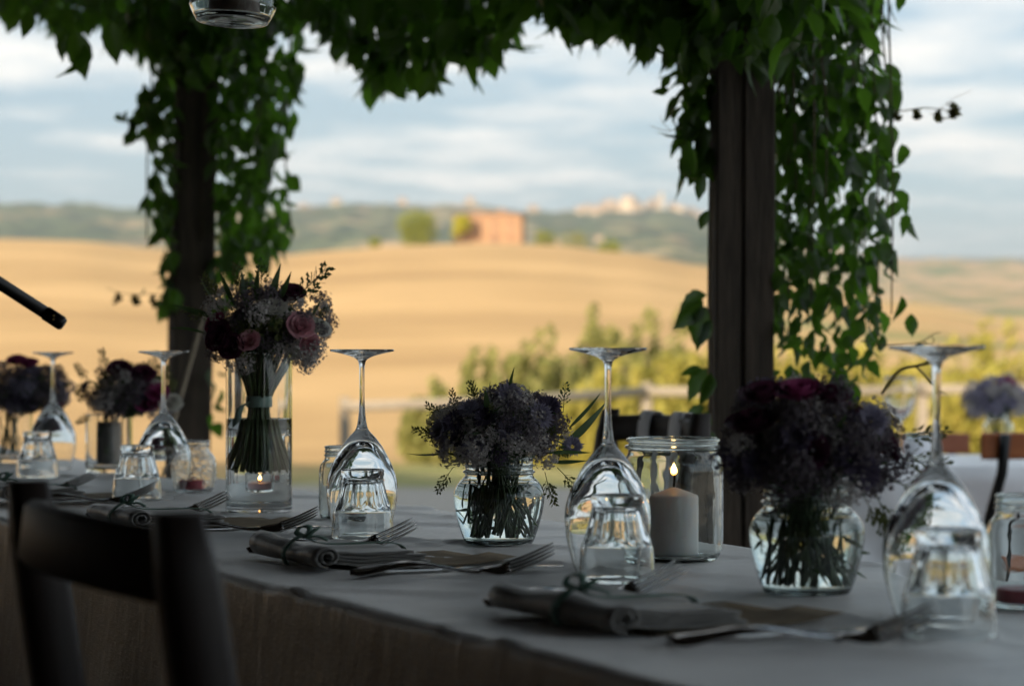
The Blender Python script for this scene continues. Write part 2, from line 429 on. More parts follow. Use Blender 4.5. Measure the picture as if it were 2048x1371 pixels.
def hill_material():
    t = NT('far_hills'); p = t.pos()
    a = t.noise(t.pos((0.006, 0.009, 0.0)), 1.0, 5, 0.65); b_ = t.noise(t.pos((0.03, 0.03, 0.02)), 1.0, 4, 0.65)
    woods = t.ramp(b_, (0.38, (0.026, 0.045, 0.022)), (0.62, (0.13, 0.155, 0.065)))
    meadow = t.ramp(t.noise(t.pos((0.006, 0.014, 0)), 1.0, 3), (0.36, (0.17, 0.20, 0.08)), (0.46, (0.30, 0.26, 0.12)), (0.58, (0.56, 0.37, 0.20)))
    sp = t.n('ShaderNodeSeparateXYZ'); t.l(p, sp.inputs[0])
    rt = t.n('ShaderNodeMapRange'); t.l(t.math('DIVIDE', sp.outputs['X'], sp.outputs['Y']), rt.inputs[0])
    rt.inputs[1].default_value = 0.10; rt.inputs[2].default_value = 0.17; rt.inputs[3].default_value = 0.0; rt.inputs[4].default_value = 0.30
    near = t.n('ShaderNodeMapRange'); t.l(sp.outputs['Y'], near.inputs[0]); near.inputs[1].default_value = 1300; near.inputs[2].default_value = 2300
    near.inputs[3].default_value = 0.10; near.inputs[4].default_value = -0.02
    lf = t.n('ShaderNodeMapRange'); t.l(t.math('DIVIDE', sp.outputs['X'], sp.outputs['Y']), lf.inputs[0])
    lf.inputs[1].default_value = -0.13; lf.inputs[2].default_value = -0.20; lf.inputs[3].default_value = 0.0; lf.inputs[4].default_value = 0.9
    aa = t.math('ADD', a, t.math('ADD', rt.outputs[0], t.math('MULTIPLY', near.outputs[0], t.math('ADD', lf.outputs[0], 1.0))))
    c = t.mix(t.ramp(aa, (0.475, 0.0), (0.57, 1.0)), woods, meadow)
    s = t.pbsdf(Base_Color=c, Roughness=1.0, Specular_IOR_Level=0.0); return t.done(s)
ys = [-30, -15, -5] + [k * 1.0 for k in range(0, 40)] + [40 + k * 3 for k in range(0, 25)] + [115 + k * 7 for k in range(0, 60)] + [535 + k * 30 for k in range(0, 16)]
ground = fan('ground', ys, 150, lambda y: 60 + max(0, y) * 0.62, ground_z, ground_material()); tag(ground, kind='structure')
hy = [780 + k * 34 for k in range(0, 81)] + [3600, 3900, 4400]
hills = fan('hills', hy, 260, lambda y: 120 + y * 0.36, hill_z, hill_material()); tag(hills, kind='structure')
plain = MB(); plain.add([(-30000, 4000, 118), (30000, 4000, 118), (30000, 42000, 1180), (-30000, 42000, 1180)], [(0, 1, 2, 3)])
# land beyond the ridge, a blue-green strip on the right horizon
tt = NT('far_land'); bb = tt.pbsdf(Base_Color=tt.ramp(tt.noise(tt.pos((0.0006, 0.0003, 0)), 1.0, 4), (0.4, (0.06, 0.085, 0.05)), (0.65, (0.16, 0.16, 0.09))), Roughness=1.0)
far = MB()
fv = []; ff_ = []
for j, y in enumerate((4200, 5200, 6500, 8000, 9500)):
    for i in range(61):
        x = (i / 60 * 2 - 1) * y * 0.5
        z = (HOR - 519 + 6 * j / 4) / F * y + mnoise.noise(Vector((x * 0.0009, y * 0.001, 0))) * (6 + 5 * j) - (30 if j == 0 else 0)
        fv.append((x, y, z))
for j in range(4):
    for i in range(60):
        a = j * 61 + i; ff_.append((a, a + 1, a + 62, a + 61))
far.add(fv, ff_); tag(far.build('far_terrain', tt.done(bb)), kind='structure')

# ------------------------------------------------------------------ farmhouse on the crest
M['brick'] = simple('farm_brick', (0.385, 0.222, 0.118), 0.9, 0.25, 1.2, bump=0.3, bscale=6, bdist=0.05)
M['roof_tile'] = simple('roof_tile', (0.38, 0.215, 0.12), 0.9, 0.25, 1.5)
M['dark_opening'] = simple('shutter', (0.25, 0.14, 0.085), 0.8)
M['pale_stucco'] = simple('pale_stucco', (0.60, 0.48, 0.34), 0.9, 0.12, 0.1)
M['tan_stucco'] = simple('tan_stucco', (0.50, 0.36, 0.23), 0.9, 0.15, 0.1)
def gable(mb, w, d, z0, z1, over=0.4):
    """hip roof solid over a w x d footprint"""
    a, b = w / 2 + over, d / 2 + over; r = max(0.0, a - b)
    v = [(-a, -b, z0), (a, -b, z0), (a, b, z0), (-a, b, z0), (-r, 0, z1), (r, 0, z1)]
    return mb.add(v, [(0, 1, 5, 4), (1, 2, 5), (2, 3, 4, 5), (3, 0, 4), (3, 2, 1, 0)])
def wall_boxes(w, d, h): return MB().box((0, 0, h / 2), (w, d, h))
HY = 452.0
hz0 = ground_z(at(983, 487, HY).x, HY)
farm = thing('farmhouse', 'lone brick farmhouse on the crest of the golden field', 'farmhouse', (at(979, 487, HY).x, HY, hz0 - 0.3), radians(-6))
wall_boxes(14.2, 8.0, 5.9).build('wall', M['brick'], farm, smooth=False)
rf = gable(MB(), 14.2, 8.0, 5.9, 6.9).build('roof', M['roof_tile'], farm, smooth=False)
MB().box((2.5, 0.6, 6.9), (0.7, 0.7, 1.2)).build('chimney', M['brick'], rf, smooth=False)
for ix, x in enumerate((-4.7, -1.6, 1.6, 4.7)):
    w_ = MB().box((x, -4.0, 4.0), (0.95, 0.16, 1.35)).build('window', M['dark_opening'], farm, smooth=False)
    MB().box((x, -4.1, 3.25), (1.15, 0.25, 0.12)).build('sill', M['pale_stucco'], w_, smooth=False)
    if ix != 2:
        MB().box((x, -4.0, 1.55), (0.95, 0.16, 1.2)).build('window', M['dark_opening'], farm, smooth=False)
MB().box((1.5, -4.0, 1.15), (1.3, 0.18, 2.3)).build('door', M['dark_opening'], farm, smooth=False)

# town on the far ridge
def far_house(px, py, Y, w, h, d, mat, label, name='town_house', roof=True, group='houses of the hilltop town', tower=False):
    x = (px - 1024) * Y / F; z = hill_z(x, Y) - 3
    t = thing(name, label, 'tower' if tower else 'house', (x, Y, z), rnd.uniform(-0.5, 0.5), group)
    w *= 0.85; h *= 0.85; wall_boxes(w, d, h + 3).build('wall', mat, t, smooth=False)
    gable(MB(), w, d, h + 3, h + 3 + w * 0.2, 0.6).build('roof', M['roof_tile'] if roof else mat, t, smooth=False)
    n = max(1, int(w / 7))
    for k in range(n):
        MB().box(((k + 0.5) / n * w - w / 2, -d / 2, h * 0.65 + 2), (1.8, 0.4, 2.6)).build('window', M['dark_opening'], t, smooth=False)
    return t
ORD = ['first', 'second', 'third', 'fourth', 'fifth', 'sixth', 'seventh']
left_h = ((1236, 13, 14, 'tan_stucco'), (1222, 18, 20, 'pale_stucco'), (1208, 17, 16, 'tan_stucco'), (1192, 15, 12, 'tan_stucco'), (1176, 18, 14, 'pale_stucco'), (1160, 14, 11, 'tan_stucco'))
right_h = ((1272, 16, 17, 'tan_stucco'), (1290, 13, 14, 'pale_stucco'), (1306, 14, 18, 'tan_stucco'), (1345, 15, 13, 'tan_stucco'), (1364, 13, 10, 'pale_stucco'), (1384, 16, 10, 'tan_stucco'), (1404, 14, 9, 'tan_stucco'))
for side, hh_ in (('left', left_h), ('right', right_h)):
    for k_, (px, w, h, mt) in enumerate(hh_):
        far_house(px, 0, 3480 + rnd.uniform(-40, 20), w, h, 13, M[mt], ORD[k_] + ' small house to the ' + side + " of the hilltop town's largest block")
far_house(1258, 0, 3460, 24, 27, 18, M['pale_stucco'], 'largest pale block in the middle of the hilltop town', 'town_palace', group=None)
far_house(1322, 0, 3470, 9, 34, 9, M['pale_stucco'], 'tall pale bell tower rising above the hilltop town', 'bell_tower', group=None, tower=True)
far_house(805, 0, 3480, 15, 14, 12, M['tan_stucco'], 'small tan house alone on the ridge above the round tree', 'ridge_house', group=None)
far_house(672, 0, 3480, 18, 9, 12, M['pale_stucco'], 'low pale house on the ridge right of the left post', 'ridge_house', group=None)
far_house(608, 0, 3480, 16, 7, 12, M['pale_stucco'], 'low pale house on the ridge at the edge of the left creeper', 'ridge_house', group=None)
far_house(1066, 0, 3470, 20, 11, 13, M['tan_stucco'], 'orange house on the ridge just right of the farmhouse', 'ridge_house', group=None)
far_house(940, 0, 3480, 14, 8, 12, M['tan_stucco'], 'small house on the ridge above the farmhouse roof', 'ridge_house', group=None)
far_house(1112, 0, 2500, 11, 9, 9, M['tan_stucco'], 'small pinkish house on the slope below the ridge', 'slope_house', group=None)
far_house(1198, 0, 2600, 12, 8, 9, M['tan_stucco'], 'small tan house on the slope below the town', 'slope_house', group=None)
far_house(1400, 0, 1500, 7, 6, 6, M['pale_stucco'], 'small white house low on the slope left of the right post', 'slope_house', group=None)
far_house(1808, 0, 1900, 10, 7, 8, M['pale_stucco'], 'small pale farm in the fields right of the right creeper', 'slope_house', group=None)

# ------------------------------------------------------------------ trees and shrubs
def leaf_cloud(n, lumps, size, seed, flat=0.0):
    """leaf-sized faces spread through the volume of several lumps"""
    r = random.Random(seed); mb = MB(); v = []; f = []
    tot = sum(l[3] ** 2 for l in lumps)
    for (cx, cy_, cz, rr, sz) in lumps:
        for _ in range(int(n * rr * rr / tot)):
            while True:
                p = Vector((r.uniform(-1, 1), r.uniform(-1, 1), r.uniform(-1, 1)))
                if 0.25 < p.length <= 1: break
            p = p.normalized() * (p.length ** 0.5); p *= 1 + 0.25 * mnoise.noise(p * 2.1 + Vector((cx, cy_, cz)))
            p = Vector((cx + p.x * rr, cy_ + p.y * rr, cz + p.z * rr * sz))
            a = Vector((r.gauss(0, 1), r.gauss(0, 1), r.gauss(0, 1))).normalized(); b = a.orthogonal().normalized()
            s = size * r.uniform(0.6, 1.3); c = a.cross(b); k = len(v)
            v += [p - b * s, p + c * s * 0.5, p + b * s, p - c * s * 0.5]; f.append((k, k + 1, k + 2, k + 3))
    return mb.add(v, f)
M['tree_leaf'] = leafy('tree_leaf', (0.26, 0.30, 0.04), (0.42, 0.43, 0.07), 0.45, rough=0.7, spec=0.1)
M['yellow_leaf'] = leafy('yellow_tree_leaf', (0.60, 0.58, 0.035), (0.76, 0.70, 0.06), 0.5, rough=0.7, spec=0.1)
M['shrub_leaf'] = leafy('shrub_leaf', (0.30, 0.32, 0.10), (0.54, 0.48, 0.18), 0.5, rough=0.7, spec=0.1)
M['shrub_leaf_b'] = leafy('broom_leaf', (0.42, 0.39, 0.08), (0.66, 0.56, 0.15), 0.5, rough=0.7, spec=0.1)
M['bark'] = simple('bark', (0.12, 0.085, 0.055), 0.9, 0.3, 6, bump=0.4)
def tree(name, label, loc, h, w, mat, seed, n=900, leaf=0.45, cat='tree', trunk=0.3, group=None):
    r = random.Random(seed); t = thing(name, label, cat, loc, 0, group)
    lumps = []
    for k in range(7):
        a = r.uniform(0, 2 * pi); q = r.uniform(0.1, 0.55) * w / 2
        lumps.append((q * cos(a), q * sin(a), h * r.uniform(trunk + 0.12, 0.80), w / 2 * r.uniform(0.45, 0.68), 0.85))
    lumps.append((0, 0, h * 0.60, w / 2 * 0.75, 0.95))
    leaf_cloud(n, lumps, leaf, seed).build('crown', mat, t, smooth=False)
    tr = MB().tube([(0, 0, -0.3), (w * 0.02, 0, h * 0.3), (w * 0.03, w * 0.02, h * 0.7)], [h * 0.035, h * 0.025, h * 0.010], 8).build('trunk', M['bark'], t)
    for (lx, ly, lz, rr, _) in lumps[:4]:
        MB().tube([(w * 0.02, 0, h * 0.3), (lx * 0.6, ly * 0.6, lz * 0.8), (lx, ly, lz)], [h * 0.016, h * 0.010, h * 0.004], 6).build('limb', M['bark'], tr)
    return t
def on_ground(px, Y): x = (px - 1024) * Y / F; return (x, Y, ground_z(x, Y) - 0.05)
tree('round_tree', 'round green tree on the crest left of the farmhouse', on_ground(836, 443), 6.4, 9.6, M['tree_leaf'], 5, 2400, 0.36, trunk=0.05)
tree('yellow_tree', 'bright yellow green tree against the left end of the farmhouse', on_ground(921, 445.3), 7.0, 4.2, M['yellow_leaf'], 6, 1500, 0.34, trunk=0.08)
for i, (px, Y, h, w, lab) in enumerate(((750, 446, 1.5, 3.0, 'low dark bush on the crest left of the round tree'), (1090, 452, 2.2, 6.0, 'low green bush just right of the farmhouse'),
                                       (1150, 454, 2.2, 8.0, 'wide low bush right of the farmhouse bush'), (1218, 455, 1.9, 6.0, 'last low bush on the crest toward the right post'))):
    tree('crest_bush', lab, on_ground(px, Y), h, w, M['tree_leaf'] if i != 2 else M['shrub_leaf'], 20 + i, 500, 0.34, 'bush', 0.0, 'bushes along the field crest')
def shrub(label, px, Y, top, wpx, mat, seed, n=2600):
    x, y, z = on_ground(px, Y); h = (at(px, top, Y).z - z) * 1.14; w = wpx * Y / F
    r = random.Random(seed); t = thing('shrub', label, 'shrub', (x, y, z), 0, 'shrubs behind the yard fence')
    lumps = []
    for k in range(42):                     # loose upright plumes
        a = r.uniform(0, 2 * pi); q = sqrt(r.random()) * w * 0.5; ht = h * r.uniform(.58, 1.0) * (1 - 0.45 * (q / (w * .5)) ** 2)
        x_, y_ = q * cos(a), q * sin(a); lx, ly = r.gauss(0, .06) * w, r.gauss(0, .06) * w
        lumps += [(x_ * .8, y_ * .8, ht * .30, w * .085, 1.6), (x_ + lx * .5, y_ + ly * .5, ht * .60, w * .062, 1.9), (x_ + lx, y_ + ly, ht * .84, w * .050, 2.2)]
    lumps.append((0, 0, h * 0.18, w * 0.40, 0.5))
    leaf_cloud(n * 3.2, lumps, 0.070, seed).build('foliage', mat, t, smooth=False)
    for k in range(7):
        a = 2 * pi * k / 7; q = w * 0.2
        MB().tube([(0, 0, -0.1), (q * 0.4 * cos(a), q * 0.4 * sin(a), h * 0.4), (q * cos(a), q * sin(a), h * r.uniform(0.45, 0.62))], [0.025, 0.016, 0.005], 6).build('stem', M['bark'], t)
    return t
SH = 'shrub_leaf'; SB = 'shrub_leaf_b'
for i, (px, Y, top, w, mt, lab) in enumerate((
        (900, 26, 745, 190, SH, 'lowest green shrub at the left end of the shrub row'),
        (985, 28, 680, 240, SH, 'loose green shrub behind the central bouquet'),
        (1085, 29, 655, 260, SH, 'yellow green shrub left of the second glass stem'),
        (1195, 30, 608, 230, SH, 'tall green shrub behind the second glass stem'),
        (1320, 31, 592, 240, SH, 'tallest shrub just left of the right post'),
        (1250, 26, 700, 260, SB, 'yellow shrub low behind the far chair'),
        (1420, 28, 640, 240, SB, 'yellow shrub half hidden behind the right post'),
        (1120, 25.5, 780, 200, SB, 'low yellow shrub right of the central bouquet'),
        (1570, 29, 660, 260, SB, 'shrub showing through the right creeper'),
        (1720, 30, 680, 260, SB, 'shrub at the right edge of the hanging creeper'),
        (1860, 28, 690, 260, SB, 'broad yellow shrub behind the nearest glass stem'),
        (2010, 30, 615, 300, SB, 'tall yellow green shrub at the right frame edge'),
        (1960, 26, 720, 260, SB, 'low yellow shrub behind the lilac flowers at the right'))):
    shrub(lab, px, Y, top, w, M[mt], 40 + i)

# ------------------------------------------------------------------ yard fence
fen = thing('fence', 'simple wooden post and rail fence at the end of the yard', 'fence', (0, 0, 0))
fp = [(690, 806, 21), (1293, 776, 22.5), (1845, 772, 22), (2500, 760, 22)]
tops = []
for px, py, Y in fp:
    p = at(px, py, Y); g = ground_z(p.x, Y); tops.append(p)
    MB().box((p.x, Y, (p.z + 0.06 + g - 0.2) / 2), (0.10, 0.10, p.z + 0.06 - g + 0.2)).build('post', M['fence_wood'], fen, smooth=False)
for a, b in zip(tops, tops[1:]):
    d = (b - a); L = d.length; MB().tube([a + Vector((0, -0.09, -0.03)), lerp(a, b, 0.5) + Vector((0, -0.09, -0.06)), b + Vector((0, -0.09, -0.03))], 0.05, 8).build('rail', M['fence_wood'], fen)

# ------------------------------------------------------------------ pergola and the house behind the camera
PR = Vector((0.441, 4.2, 0)); PL = Vector(((390 - 1024) * 6.0 / F, 6.0, 0))
PD = (PL - PR).normalized(); PN = Vector((PD.y, -PD.x, 0))    # PN points out to the field
def per(s, t, z): return PR + PD * s + PN * t + Vector((0, 0, z))
perg = thing('pergola', 'dark timber pergola of squared posts carrying the creeper', 'pergola', (0, 0, 0))
def timber(mb, p0, p1, wx, wy, ang, seed, n=26):
    """rough sawn timber with a wavering outline"""
    p0, p1 = Vector(p0), Vector(p1); sect = []
    c = 0.12
    for (a, b) in ((-1, -1 + c), (-1 + c, -1), (1 - c, -1), (1, -1 + c), (1, 1 - c), (1 - c, 1), (-1 + c, 1), (-1, 1 - c)): sect.append((a * wx / 2, b * wy / 2))
    ax = Vector((cos(ang), sin(ang), 0)); ay = Vector((-sin(ang), cos(ang), 0)); path = []
    for i in range(n + 1):
        t = i / n; o = lerp(p0, p1, t); z = o.z
        o = o + ax * mnoise.noise(Vector((z * 1.4, seed, 0))) * 0.006 + ay * mnoise.noise(Vector((z * 1.4, seed, 5))) * 0.006
        k = 1 + 0.06 * mnoise.noise(Vector((z * 3.1, seed, 9)))
        path.append((o, ax * k, ay * k))
    return mb.sweep(sect, path)
pa = atan2(PD.y, PD.x) + pi / 2
a0 = radians(4)
p1 = timber(MB(), (PR.x - 0.031, 4.2, -0.1), (PR.x - 0.024, 4.2, 2.3), 0.050, 0.11, a0, 1.3).build('post', M['post_wood'], perg, smooth=False)
timber(MB(), (PR.x + 0.027, 4.205, -0.1), (PR.x + 0.031, 4.205, 2.3), 0.061, 0.115, a0, 4.7).build('timber', M['post_wood'], p1, smooth=False)
p2 = timber(MB(), (PL.x - 0.045, 6.0, -0.1), (PL.x + 0.022, 6.0, 2.3), 0.105, 0.11, radians(20), 7.7).build('post', M['post_wood'], perg, smooth=False)
def beam(mb, a, b, w, h):
    a, b = Vector(a), Vector(b); d = (b - a).normalized(); s = d.cross(Vector((0, 0, 1))).normalized(); u = s.cross(d)
    v = [p + s * i * w / 2 + u * j * h / 2 for p in (a, b) for i, j in ((-1, -1), (1, -1), (1, 1), (-1, 1))]
    return mb.add(v, [(3, 2, 1, 0), (4, 5, 6, 7), (0, 1, 5, 4), (1, 2, 6, 5), (2, 3, 7, 6), (3, 0, 4, 7)])
beam(MB(), per(-6.0, 0, 2.37), per(9.0, 0, 2.37), 0.12, 0.14).build('beam', M['post_wood'], perg, smooth=False)
for k in range(14):
    s = -3.6 + k * 0.92
    beam(MB(), per(s, 0.28, 2.495), per(s, -4.6, 2.74), 0.08, 0.11).build('rafter', M['post_wood'], perg, smooth=False)
def roof_board(s0, s1, t0, t1):
    zf = lambda t: 2.58 - 0.05 * t
    q = [per(s0, t0, zf(t0)), per(s1, t0, zf(t0)), per(s1, t1, zf(t1)), per(s0, t1, zf(t1))]
    v = [tuple(p) for p in q] + [tuple(p + Vector((0, 0, 0.04))) for p in q]
    MB().add(v, [(0, 1, 2, 3), (7, 6, 5, 4), (0, 4, 5, 1), (1, 5, 6, 2), (2, 6, 7, 3), (3, 7, 4, 0)]).build('roof_board', M['post_wood'], perg, smooth=False)
roof_board(-6.0, 9.0, -0.20, -2.3); roof_board(-4.1, 9.0, -2.3, -4.65)
# the farm building whose shade covers the yard (behind the photographer)
M['stucco'] = simple('house_stucco', (0.12, 0.085, 0.06), 0.9, 0.2, 1.5, bump=0.3, bscale=20)
hs = thing('house', 'farm building standing behind the pergola and shading the yard', 'building', tuple(per(1.5, -7.65, 0)), atan2(PD.y, PD.x))
MB().box((0, 0, 2.1), (30.0, 6.0, 4.6)).build('wall', M['stucco'], hs, smooth=False)
gable(MB(), 30.0, 6.0, 4.4, 5.6, 0.4).build('roof', M['roof_tile'], hs, smooth=False)
# unseen wall, added to stop light coming from behind the camera on the right
MB().box((-5.58, -4.25, 1.35), (0.3, 2.5, 2.9)).build('added_shade_wall', M['stucco'], hs, smooth=False)
MB().box((2.0, -3.0, 1.05), (1.1, 0.14, 2.1)).build('door', M['chair_wood'], hs, smooth=False)

M['dark_floor'] = simple('light_damping_floor', (0.09, 0.052, 0.036), 0.85, 0.3, 5, bump=0.3, bscale=40)  # mostly hidden dark floor, added under the pergola to cut bounced light
pv_ = [per(-3.95, 0.1, 0.012), per(9.1, 0.1, 0.012), per(9.1, -4.65, 0.012), per(-3.95, -4.65, 0.012)]
tag(MB().add([tuple(p) for p in pv_] + [(p.x, p.y, -0.1) for p in pv_], [(3, 2, 1, 0), (0, 1, 5, 4), (1, 2, 6, 5), (2, 3, 7, 6), (3, 0, 4, 7)]).build('added_floor', M['dark_floor'], smooth=False), kind='structure')
# ------------------------------------------------------------------ creeper
def leaflet(seed, L=1.0, W=0.52, bend=0.35, fold=0.18):
    """serrated pointed leaflet hanging from the origin along -Z"""
    r = random.Random(seed); n = 9; v = []; f = []
    for i in range(n + 1):
        t = i / n; w = W / 2 * (sin(pi * min(1, t ** 0.75)) ** 1.05) * (1 - 0.12 * t)
        if i in (0, n): w = 0.004
        w *= (1.0 + (0.05 if i % 2 else -0.04)) if 0 < i < n else 1
        zz = -L * (t - 0.10 * t * t * bend); yy = -bend * L * t * t * 0.8 + r.uniform(-0.02, 0.02)
        ex = r.uniform(-0.012, 0.012)
        v += [(-w + ex, yy + fold * w * 2 + r.uniform(-.015, .015), zz - 0.014 * (i % 2)), (ex, yy, zz), (w + ex, yy + fold * w * 2 + r.uniform(-.015, .015), zz - 0.014 * (i % 2))]
    for i in range(n):
        a = i * 3; f += [(a, a + 3, a + 4, a + 1), (a + 1, a + 4, a + 5, a + 2)]
    return v, f
LV = [leaflet(1, 1, 0.62), leaflet(2, 1, 0.70, 0.15, 0.25), leaflet(3, 1, 0.58, 0.75, 0.12), leaflet(4, 1, 0.74, -0.3, 0.2), leaflet(5, 1, 0.54, 1.05, 0.28)]
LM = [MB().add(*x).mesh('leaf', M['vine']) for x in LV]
def in_poly(x, y, P):
    c = False; n = len(P)
    for i in range(n):
        (x1, y1), (x2, y2) = P[i], P[(i + 1) % n]
        if (y1 > y) != (y2 > y) and x < (x2 - x1) * (y - y1) / (y2 - y1) + x1: c = not c
    return c
def sample_poly(P, r):
    xs = [p[0] for p in P]; yy = [p[1] for p in P]
    while True:
        x, y = r.uniform(min(xs), max(xs)), r.uniform(min(yy), max(yy))
        if in_poly(x, y, P): return x, y
def leaf_matrix(p, L, r, spread=70):
    q = Matrix.Rotation(radians(r.gauss(0, spread)), 4, 'Z') @ Matrix.Rotation(radians(r.gauss(0, 22)), 4, 'Y') @ Matrix.Rotation(radians(r.gauss(10, 24)), 4, 'X')
    return Matrix.Translation(p) @ q @ Matrix.Diagonal((L * r.uniform(.72, 1.12), L, L * r.uniform(.9, 1.15), 1))
class Vine:
    def __init__(s, label, loc, seed, sc=1.0):
        s.r = random.Random(seed); s.root = thing('creeper', label, 'creeper', loc, 0, 'creeper growing over the pergola'); s.loc = Vector(loc); s.items = []; s.sc = sc
    def leaf(s, p, L, rot=None): s.items.append((Vector(p), L, rot))
    def strand(s, pts, rad=0.003, leaves=True, step=0.045, L=(0.05, 0.075), mat='vine_stem', spread=0.03):
        P = spline(pts, 6)
        MB().tube([p - s.loc for p in P], [rad * (1 - 0.5 * i / len(P)) for i in range(len(P))], 5).build('stem', M[mat], s.root)
        if leaves:
            acc = 0
            for a, b in zip(P, P[1:]):
                acc += (b - a).length
                while acc > step:
                    acc -= step * s.r.uniform(0.7, 1.3)
                    s.leaf(b + Vector((s.r.gauss(0, spread), s.r.gauss(0, spread), s.r.gauss(0, .01))), s.r.uniform(*L))
    def fill(s, P, Y0, Y1, n, L):
        for _ in range(n):
            x, y = sample_poly(P, s.r); Y = s.r.uniform(Y0, Y1); s.leaf(at(x, y, Y), s.r.uniform(*L))
    def finish(s, maxn=300):
        # the largest, nearest and lowest leaves become single parts, the rest one mass behind them
        it = sorted(s.items, key=lambda q: q[0].y - q[1] * 2.0 - (5 if q[2] else 0)); mb = MB()
        for i, (p, L, rot) in enumerate(it):
            mt = leaf_matrix(p - s.loc, L * s.sc * s.r.uniform(.75, 1.2), s.r) if rot is None else Matrix.Translation(p - s.loc) @ Matrix.Rotation(radians(rot[1]), 4, 'Y') @ Matrix.Rotation(radians(rot[0]), 4, 'Z') @ Matrix.Diagonal((L * .78, L, L, 1))
            k = s.r.randrange(len(LM))
            if i < maxn:
                o = link('leaf', LM[k], s.root); o.matrix_basis = mt
            else:
                v, f = LV[k]; mb.add([mt @ Vector(q) for q in v], f)
        if mb.v: tag(mb.build('foliage', M['vine'], s.root), kind='stuff')
        return len(it)

# right post: long curtains of strands
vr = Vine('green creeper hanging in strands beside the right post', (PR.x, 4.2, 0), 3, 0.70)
r = vr.r
for k in range(17):
    x0 = 1552 + k * 14 + r.uniform(-8, 8); Y = r.uniform(4.12, 4.55)
    yend = interp(x0, [(1550, 760), (1620, 745), (1680, 730), (1760, 700)]) * (r.uniform(0.8, 1.03) if k % 3 else r.uniform(0.5, 0.8))
    pts = [at(x0 + r.uniform(-8, 8) + (8 if y > 200 else 0), y, Y + r.uniform(-.03, .03)) for y in (-330, 0, yend * .5, yend)]
    vr.strand(pts, 0.0028, True, 0.040, (0.052, 0.082), spread=0.022)
vr.fill([(1540, -200), (1735, -200), (1742, 60), (1795, 230), (1785, 420), (1745, 520), (1540, 520)], 4.25, 4.55, 380, (0.055, 0.085))
vr.fill([(1540, -250), (1730, -250), (1735, 120), (1690, 330), (1540, 380)], 4.2, 4.6, 220, (0.06, 0.095))
# left side of the right post
vr.fill([(1335, -200), (1425, -200), (1425, 330), (1395, 350), (1370, 300), (1350, 120)], 4.12, 4.4, 150, (0.065, 0.10))
vr.fill([(1355, 150), (1425, 150), (1425, 335), (1385, 340), (1350, 250)], 4.15, 4.35, 26, (0.06, 0.085))
vr.strand([at(1425, 380, 4.15), at(1420, 560, 4.14), at(1424, 700, 4.14), at(1420, 880, 4.14)], 0.003, False)
for (x, y, L, yaw, roll) in ((1414, 590, .075, 25, 78), (1406, 600, .090, -12, 40), (1412, 612, .088, 20, 14), (1424, 640, .060, 10, 30), (1414, 735, .078, 15, 34), (1420, 745, .072, -20, 6), (1406, 738, .042, 30, 70),
                             (1410, 812, .056, 10, 62), (1416, 822, .050, -20, 24), (1414, 846, .072, 15, 48), (1416, 858, .070, -10, 20), (1424, 862, .06, 20, -4), (1410, 350, .055, 15, 20), (1416, 420, .05, 0, 25), (1342, 150, .04, 10, 40), (1338, 178, .038, -10, 70)):
    vr.leaf(at(x, y, 4.11 + r.uniform(-.02, .02)), L, (yaw, roll))
def shoot(v, pts, mat='young_shoot', n=5, L=(0.014, 0.026), rad=0.0016):
    P = spline(pts, 6)
    st = MB().tube([p - v.loc for p in P], [rad * (1 - 0.6 * i / len(P)) for i in range(len(P))], 5).build('shoot', M[mat], v.root)
    for k in range(n):
        p = P[int((k + 1) / (n + 1) * len(P))]
        for j in range(3):
            q = MB().add([leaf_matrix(p - v.loc, v.r.uniform(*L), v.r, 90) @ Vector(c) for c in LV[k % 5][0]], LV[0][1])
            q.build('leaf', M['young_leaf'], st)
shoot(vr, [at(1765, 215, 4.25), at(1800, 222, 4.2), at(1850, 216, 4.2), at(1900, 220, 4.2), at(1908, 205, 4.2), at(1893, 208, 4.2)])
shoot(vr, [at(1880, 218, 4.2), at(1905, 198, 4.2), at(1935, 185, 4.2), at(1945, 180, 4.2)], n=0, rad=0.0006)
shoot(vr, [at(1750, 690, 4.2), at(1790, 690, 4.18), at(1840, 684, 4.18), at(1866, 668, 4.18), at(1882, 664, 4.18)], n=1, L=(0.012, 0.02))
shoot(vr, [at(1845, 682, 4.18), at(1862, 690, 4.18), at(1868, 680, 4.18), at(1862, 672, 4.18)], n=0)
shoot(vr, [at(1362, 255, 4.15), at(1335, 262, 4.14), at(1300, 252, 4.14)], n=0, rad=0.001)
shoot(vr, [at(1342, 262, 4.14), at(1325, 245, 4.14), at(1320, 230, 4.14)], n=0, rad=0.0007)
shoot(vr, [at(1405, 360, 4.15), at(1375, 355, 4.14), at(1362, 342, 4.14)], n=0, rad=0.0012)
vr.fill([(1545, 480), (1750, 480), (1755, 640), (1748, 740), (1700, 770), (1640, 740), (1560, 760), (1545, 700)], 4.12, 4.42, 150, (0.05, 0.078))
vr.finish()

